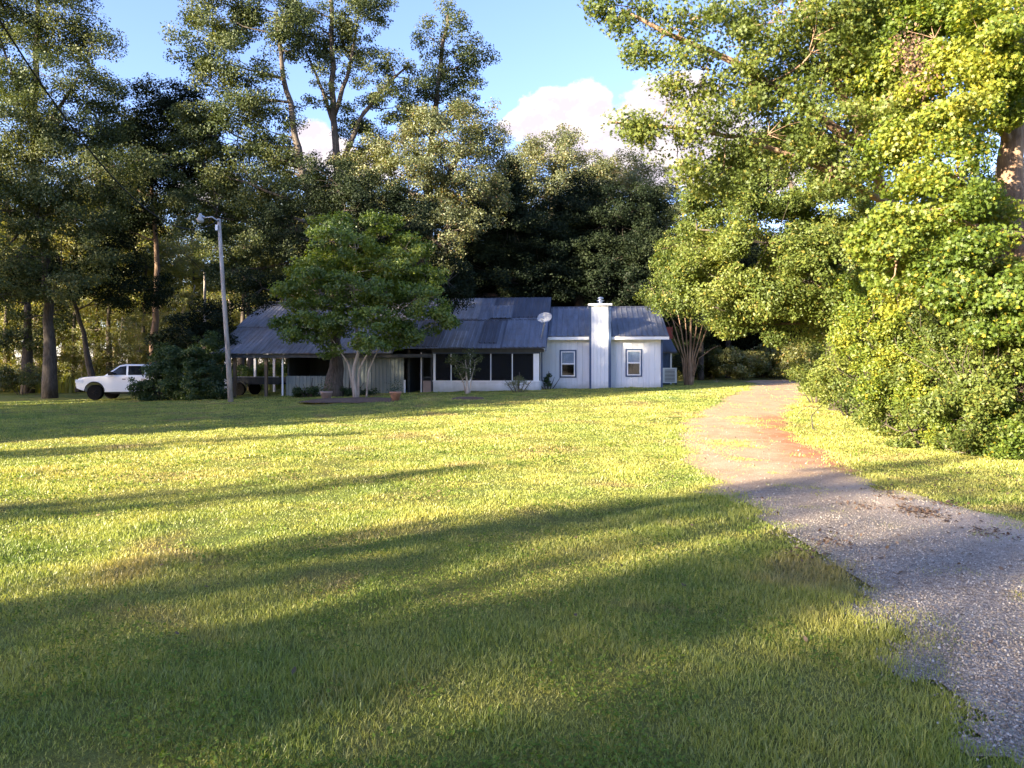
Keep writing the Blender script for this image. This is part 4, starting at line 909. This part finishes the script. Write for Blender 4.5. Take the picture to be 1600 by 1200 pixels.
# ------------------------------------------------------------------ crape myrtle and the sunlit mass on the right
x, y = W(1078,600,42)[:2]; B14 = np.array([x,y,h(x,y)-.05])
fan = [([B14+[.06*i,.05*abs(i),0], off(1078+3*i,560,42), off(1080+9*i,505,42-.2*i), off(1082+16*i,450,42-.4*i)], .05) for i in (-4,-3,-2,-1,1,2,3)]
fan.append(([B14+[.2,0,.6], off(1092,560,42), off(1112,545,42), off(1122,540,42)], .03))
make_tree('crape_myrtle', B14, [B14, off(1078,560,42), off(1080,500,42), off(1082,440,42)], .09,
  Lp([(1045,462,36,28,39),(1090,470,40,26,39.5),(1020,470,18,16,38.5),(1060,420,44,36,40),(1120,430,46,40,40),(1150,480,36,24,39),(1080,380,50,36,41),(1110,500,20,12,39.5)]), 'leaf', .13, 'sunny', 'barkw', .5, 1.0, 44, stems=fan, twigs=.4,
  label='multi stemmed tree fanning out at the right end of the house')
x, y = W(1310,600,24)[:2]; B15 = np.array([x,y,h(x,y)-.1])
make_tree('broad_sunlit_tree', B15, [B15, off(1300,520,24), off(1280,420,24), off(1250,330,24), off(1220,240,24)], .2,
  Lp([(1130,440,70,50,24),(1090,400,50,50,25),(1200,380,90,70,23),(1130,310,60,56,25),(1220,280,80,70,24),(1300,330,80,70,23),(1190,460,66,44,23),(1270,440,80,60,22.5),(1170,250,56,46,25),(1080,470,40,26,25),(1090,340,36,40,25.5),(1330,420,60,60,22),(1240,500,60,40,24),(1150,500,40,20,24.5)]), 'leaf', .125, 'sunny', 'bark', .5, 1.0, 90, twigs=.5,
  label='broad sunlit yellow green tree beside the driveway bend')
x, y = W(1588,600,15)[:2]; B16 = np.array([x,y,h(x,y)-.1])
make_tree('vine_covered_oak', B16, [B16, off(1588,500,15.00), off(1582,380,15.00), off(1580,250,15.12), off(1590,150,15.12), off(1596,40,15.24), off(1600,-120,15.36)], .36,
  Lp([(1460,60,70,60,14.40),(1540,60,50,60,13.44),(1400,130,60,60,15.00),(1470,180,60,50,14.40),(1350,70,60,60,15.60),(1420,240,66,44,14.40),(1500,270,40,50,13.68),(1440,330,70,50,14.16),(1380,20,80,40,15.60),(1500,0,80,40,14.40),(1570,-20,60,50,13.80),(1520,170,36,40,13.20),(1600,90,40,50,13.20),(1540,330,24,60,14.4),(1530,100,60,60,14),(1560,170,40,30,14.5),(1400,400,70,50,14.40),(1510,400,36,60,13.56),(1470,440,50,40,13.92),(1580,460,44,36,12.96),(1640,460,40,60,12.72)]),
  'star', .1, 'vine', 'barkw', .4, 1.1, 100, .3, .45, .35, label='thick trunked oak smothered in yellow green vine leaves', limb_from=.3,
  stems=[([off(1588,240,15.12), off(1550,170,14.88), off(1510,80,14.76), off(1480,-10,14.64), off(1470,-70,14.40)], .1), ([off(1586,330,15.12), off(1500,290,15.36), off(1420,210,15.84), off(1340,150,16.32), (W(1270,90,16.5))], .08)])
make_tree('airy_oak', *(lambda Bx: (Bx, [Bx, off(1420,480,18.5), off(1400,350,17), off(1340,200,16.5), off(1290,100,16), off(1250,0,16), off(1230,-80,16)]))((lambda x: np.array([x,19,h(x,19)-.1]))((1440-800)/F*19)), .16,
  Lp([(1180,40,80,40,15.5),(1080,30,70,34,15.5),(980,10,60,22,15.5),(1100,110,60,40,15.5),(1010,80,40,30,15.5),(1180,130,70,50,15.5),(1270,60,70,60,15),(1040,150,60,20,15.5),(980,200,40,12,15.5),(1020,215,50,18,15.5),(1100,200,60,34,15.5),(1200,210,70,46,15.5),(1290,180,60,60,15),(1060,260,40,20,15.5),(1130,270,56,34,16),(1300,260,60,60,15.5),(1380,160,50,60,15),(960,30,30,16,15.5),(1320,0,80,40,15),(1250,130,70,60,16.5),(1330,110,70,60,17),(1400,60,70,60,17),(1220,20,80,50,17),(1350,220,70,50,17.5),(1250,220,70,60,18),(1450,150,60,70,17)]),
  'spray', .11, 'sunny', 'barkw', .42, .9, 52, .3, .3, .8, label='airy oak stretching long sparse branches over the driveway', limb_from=.35, limb_r=.3,
  stems=[([off(1350,230,16.5), off(1250,160,16), off(1150,100,15.8), off(1060,60,15.6), off(980,20,15.5)], .11), ([off(1390,320,16.8), off(1280,260,16), off(1160,215,15.8), off(1050,200,15.6), off(950,190,15.5)], .08)])
# shrubs and saplings along the right verge
RB = [(1275,27,[(1275,560,30,30,27),(1300,540,36,34,27.5),(1260,590,16,14,27)],'sunny','lance',.12,'feathery pale bush where the driveway meets the dark woods'),
 (1330,22,[(1330,560,40,50,22),(1370,530,44,50,22),(1310,600,30,26,21.5),(1350,610,34,28,21)],'sunny','leaf',.1,'rounded sunlit bush left of the dead grey branches'),
 (1420,17.5,[(1420,560,56,60,17.5),(1470,520,56,60,17),(1400,620,44,40,17),(1450,640,40,30,16.5),(1360,590,30,40,18)],'vine','leaf',.095,'wide leafy bush in the middle of the right hand thicket'),
 (1530,14,[(1530,590,60,60,14),(1580,530,60,60,13.5),(1500,650,46,36,13.8),(1570,660,50,36,13.4),(1490,570,40,50,14.5)],'sunny','leaf',.08,'lush bush touching the right edge of the picture'),
 (1450,15.6,[(1390,650,40,26,16.6),(1440,670,44,24,15.4),(1500,685,44,24,14.4),(1340,625,36,26,18.5),(1290,600,30,22,22)],'sunny','leaf',.085,'low leafy fringe of growth along the foot of the thicket'),
 (1570,13.8,[(1550,690,44,26,13.8),(1610,690,44,34,13.4),(1520,640,44,40,14.2),(1470,640,40,40,15)],'vine','leaf',.08,'low bright weeds where the thicket meets the shaded verge'),
 (1590,13.6,[(1600,610,50,60,13.6),(1590,500,60,50,13.4),(1640,560,50,90,13.4),(1600,680,50,30,13.3)],'vine','star',.09,'broad leaved sapling below the vine covered trunk'),
 (1430,20,[(1430,470,60,60,20),(1370,450,60,60,20.5),(1480,420,50,50,19),(1340,500,40,40,21)],'vine','leaf',.11,'tall yellow green sapling between the bushes and the big trees'),
 (1480,16.5,[(1480,600,50,40,16.5),(1440,590,40,50,17),(1520,560,50,50,16),(1400,540,40,50,17.5)],'sunny','leaf',.095,'pale rounded bush in front of the middle saplings'),
 (1560,14.4,[(1560,450,40,40,14.6),(1610,440,40,30,14.4),(1600,520,50,50,14.2),(1540,520,40,50,14.4),(1412,465,44,34,17.6),(1430,420,40,34,17.6)],'vine','star',.11,'vine tangle covering the lower part of the thick trunk'),
 (1540,16,[(1540,460,50,50,16),(1500,490,50,40,16),(1580,440,50,40,15.5)],'sunny','spray',.11,'bushy sapling just left of the thick trunk')]
for px, d, lb, mt, lf, sz, lab in RB:
    ex = []
    for (a_, b_, rx_, ry_, d_0) in [t[:5] for t in lb]:     # stray shoots breaking the outline
        for _ in range(3):
            th = rng.uniform(0, 6.28); k_ = rng.uniform(9, 17)
            ex.append((a_+rx_*1.05*math.cos(th), b_+ry_*1.05*math.sin(th), k_*rng.uniform(.5,1), k_, d_0-.3))
    bush('verge_bush', px, d, [(a_, b_, rx_*.9, ry_*.9, d_0) for (a_, b_, rx_, ry_, d_0) in [t[:5] for t in lb]]+ex, lf, sz, mt, .27 if d < 20 else .36, lab, per=44, dens=.85, up=.35)
# dead brush on the verge
for k_, (px, py, n_, lab) in enumerate(((1350,648,9,'grey dead branches leaning out of the verge bushes'),(1120,597,3,'short grey stick by the driveway top'),(1226,597,3,'little dead stub at the driveway end'))):
    x, y = G(px,py); mb = MB(); L0 = 1.1 if k_ == 0 else .3
    for i in range(n_):
        q = np.array([rng.normal()*.04*L0, rng.normal()*.04*L0, -.02]); t = q+np.array([-.35*L0+rng.normal()*.35*L0, rng.normal()*.2*L0, L0*rng.uniform(.6,1.)])
        mb.tube(curve_pts(q, t, 5, .12, .0), [.018,.015,.011,.008,.004], 5)
    o = mb.build('dead_branch', M['barkp']); o.location = (x,y,h(x,y)); tag(o, lab, 'dead branch')
# hanging clump of dead vine on the right
c = W(1425,90,11.6); P = c+rng.normal(size=(500,3))*[.13,.1,.26]; P[:,0] -= (P[:,2]-c[2])*.25
o = link('dead_vine', leaf_mesh('dead_vine', P-c, .055, unit(rng.normal(size=(500,3))), 'leaf', .1, 1.), M['dead']); o.location = tuple(c); tag(o, 'hanging clump of brown dead vine among the bright leaves', 'dead vine', kind='stuff')

# ------------------------------------------------------------------ woodland behind: prototypes copied
def proto(name, x, y, hgt, lobes, r, mat, bark, label, group, leaf='quad', size=.3, cr=1.2, per=46, dens=.8, **k):
    b_ = np.array([x,y,h(x,y)-.1])
    return make_tree(name, b_, [b_, b_+[.1,.1,hgt*.3], b_+[-.2,.1,hgt*.6], b_+[.1,-.1,hgt*.95]], r, [(b_+np.array(c_), q_) for c_, q_ in lobes], leaf, size, mat, bark, cr, dens, per, label=label, group=group, **k)
GW = 'woodland trees behind the lawn'
PA = proto('woodland_tree', *W(150,600,66)[:2], 21, [((0,0,18),(3,3,3)),((2,1,15),(3,3,2.4)),((-2.4,0,14),(3,3,2.4)),((.5,-1.5,11.5),(3.4,3,2)),((-1.5,1,9.5),(2.6,2.6,1.6))], .24, 'wood', 'bark', 'tall woodland tree among its like behind the lawn', GW, skip_limbs=False)
PB = proto('woodland_tree', *W(60,600,72)[:2], 15, [((0,0,11.5),(4.2,4,3)),((3,1,9),(3.4,3.4,2.6)),((-3,0,9),(3.4,3.4,2.6)),((0,-2,7),(4,3,2.4))], .28, 'wood', 'bark', 'tall woodland tree among its like behind the lawn', GW)
PC = proto('sapling', *W(190,600,57)[:2], 6, [((0,0,5),(1.3,1.3,1.4)),((.8,.2,3.4),(1.3,1.2,1)),((-.9,0,3),(1.3,1.2,1)),((0,-.4,1.6),(1.4,1.2,.9))], .06, 'wood', 'barkp', 'thin sapling at the edge of the left woodland', 'saplings along the woodland edge', size=.2, cr=.6, per=26, dens=.8)
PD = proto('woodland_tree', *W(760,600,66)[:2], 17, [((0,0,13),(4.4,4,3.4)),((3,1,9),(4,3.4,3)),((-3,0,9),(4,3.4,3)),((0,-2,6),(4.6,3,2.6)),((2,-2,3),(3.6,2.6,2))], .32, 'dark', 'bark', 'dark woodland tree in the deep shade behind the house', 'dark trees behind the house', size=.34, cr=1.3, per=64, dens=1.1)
def put(o, px, d, s, **k):
    x = (px-800)/F*d; return copy_tree(o, (x, d, h(x,d)-.1), rng.uniform(0,6.28), (s*rng.uniform(.9,1.12), s*rng.uniform(.9,1.12), s), **k)
for px, d, s in ((12,57,.8),(118,58,.75),(172,60,.85),(225,62,.8),(-60,60,1.),(0,66,1.),(100,74,1.05),(205,70,.9),(250,78,.9),(300,70,.8),(330,80,.95),(380,72,.85),(430,76,.9),(480,70,1.),(-120,70,1.1),(60,92,1.2),(180,95,1.),(280,96,.95),(400,98,1.),(530,78,1.)): put(PA, px, d, s)
for px, d, s in ((-90,80,1.),(20,84,1.),(130,82,.9),(230,86,.8),(310,90,.75),(365,88,.8),(450,84,.9),(-30,100,1.2),(110,104,1.1),(210,108,1.),(340,110,1.),(-180,90,1.3),(-230,75,1.2)): put(PB, px, d, s)
for px, d, s in ((-20,55,1.1),(55,56,1.),(130,57,.8),(215,55,.9),(262,56,.9),(285,58,1.2),(10,64,1.4),(80,66,1.5),(120,66,1.3),(180,66,1.5),(250,66,1.4),(330,60,1.2),(360,62,1.3),(400,60,1.2),(425,58,1.),(440,64,1.4),(-60,58,1.4),(345,70,1.6),(300,66,1.6)): put(PC, px, d, s)
for px, d, s in ((600,66,1.),(680,70,1.),(820,64,.9),(880,72,1.),(930,64,.9),(980,72,1.),(1040,62,.8),(1090,70,.85),(1140,66,.8),(1190,74,.85),(1240,68,.8),(1290,60,.8),(1150,88,1.1),(1060,90,1.1),(1250,92,1.1),(1340,74,1.),(1400,64,1.),(1480,60,1.),(1560,56,1.),(1650,52,1.),(560,80,1.1),(640,90,1.2),(740,88,1.1),(840,92,1.2),(950,92,1.2),(1400,88,1.2),(1520,80,1.2),(1660,70,1.2)): put(PD, px, d, s)
for px, d, s in ((1070,104,1.2),(1120,108,1.3),(1170,104,1.2),(1215,110,1.3),(1000,108,1.3),(1280,106,1.2),(1095,56,.55)): put(PD, px, d, s)
for x, y, s in ((-14,-52,1.),(-5,-48,1.1),(3,-54,1.),(10,-49,1.15),(18,-53,1.),(26,-48,1.1),(34,-52,1.),(43,-47,1.1),(-24,-56,1.1),(52,-40,1.),(60,-30,1.1)):
    copy_tree(PD, (x,y,h(x,y)-.1), rng.uniform(0,6.28), s, label='tree standing behind the viewer, out of the picture', group='trees behind the viewer')
GE = 'low shade shrubs at the dark wood edge'
PE = bush('shade_shrub', 1160, 56, [(1160,575,30,14,56),(1140,560,22,14,56.5),(1180,562,20,14,56)], 'leaf', .2, 'wood', .5, 'low shrub at the dark wood edge beyond the driveway', group=GE)
for px, d, s in ((1110,60,1.1),(1210,62,1.2),(1250,56,1.2),(1050,58,1.),(1290,50,1.2),(1190,70,1.4),(1100,72,1.5),(880,64,1.3),(700,66,1.3)): put(PE, px, d, s)
GL = 'scrubby bushes left of the pickup'
PF = bush('scrub_bush', 35, 50, [(35,588,24,18,50),(10,592,22,14,50),(60,595,18,10,50)], 'leaf', .15, 'wood', .45, 'scrubby brown green bush at the far left of the lawn', group=GL)
for px, d, s in ((-20,52,1.1),(80,56,.9),(125,62,.7),(245,56,.9),(150,70,1.)): put(PF, px, d, s)
# tall yellow weeds in the sunlit clearing
n = 26000; x = rng.uniform(-45,-16,n); y = rng.uniform(52,66,n); k = fnoise(x,y,.3,8) > .42; x, y = x[k], y[k]; n = len(x)
V, q_, t_ = blades(np.stack([x,y,H(x,y)],1), rng.uniform(.4,1.4,n), rng.uniform(.05,.12,n), .2); tn = rng.random(n)
o = link('tall_weeds', mixed_mesh('tall_weeds', V, q_, t_, tn, tn), M['weed']); tag(o, 'tall yellow weeds in the sunlit clearing behind the pickup', 'weeds', kind='stuff')
# coarse undergrowth at the foot of the right thicket
n = 9000; t = rng.random(n); ed = np.array([G(*p) for p in ((1245,612),(1300,640),(1360,668),(1430,692),(1500,706),(1600,716))]); s_ = t*(len(ed)-1.001); i = s_.astype(int); f = (s_-i)[:,None]
Pq = ed[i]*(1-f)+ed[i+1]*f; Pq = Pq+np.abs(rng.normal(size=n))[:,None]*np.array([[.75,.55]])*(.4+.9*vnoise(Pq[:,0],Pq[:,1],.8,4))[:,None]
P = np.stack([Pq[:,0], Pq[:,1], H(Pq[:,0],Pq[:,1])+np.abs(rng.normal(size=n))*.16+.02], 1)
o = link('undergrowth', leaf_mesh('undergrowth', P, .075, unit(rng.normal(size=(n,3))+[-.3,-.5,1]), 'leaf', .5), M['sunny']); tag(o, 'low leafy undergrowth along the foot of the right thicket', 'undergrowth', kind='stuff')

# ------------------------------------------------------------------ trees outside the picture that shade the lawn and the house
GS = 'trees left of and behind the viewer'
def uv(u, v): return u*math.cos(SUN_AZ)-v*math.sin(SUN_AZ), u*math.sin(SUN_AZ)+v*math.cos(SUN_AZ)
TE = math.tan(SUN_EL)
def shader_tree(o, v, tip, hh_, wid, base_h):
    x, y = uv(tip-hh_/TE, v)
    c = copy_tree(o, (x,y,h(x,y)-.1), (v*7.3) % 6.28, (wid,wid,hh_/base_h), label='tree standing out of view that shades the lawn', group=GS, cat='tree'); return c
for v, tip, hh_, wid in ((6.0,17,10,.17),(.4,15,11,.34),(1.9,17,12,.34),(-2.5,15,9,.35),(-1.8,19,13,.5),(-6,20,14,.8),(-11,22,15,.9)): shader_tree(PB, v, tip, hh_, wid, 14.5)
for v, tip, hh_, wid in ((3.5,19,16,.36),(5.1,13,12,.16),(-.5,16,12,.4)): shader_tree(PA, v, tip, hh_, wid, 21)
for v, tip, hh_, wid in ((10.0,9.,11,.2),(17.2,11,13,.24)): shader_tree(PB, v, tip, hh_, wid, 14.5)
for v, tip, hh_, wid in ((21.5,17,15,.35),(24.3,24,15,.5),(26.2,44,17,.62),(28.8,51,18,.95),(27.2,47,17,.6),(34,46,18,.5)): shader_tree(PD, v, tip, hh_, wid, 17)
for v, tip, hh_, wid in ((33,50,24,1.1),(37,54,25,1.2),(41,54,26,1.2),(46,64,27,1.2),(26,14,16,.7),(31,44,20,.6),(50,52,24,1.1),(54,50,24,1.1),(58,46,24,1.1),(62,40,22,.9),(35,20,20,1.)): shader_tree(PA, v, tip, hh_, wid*1.1, 21)
print('LEAVES', LEAVES[0])
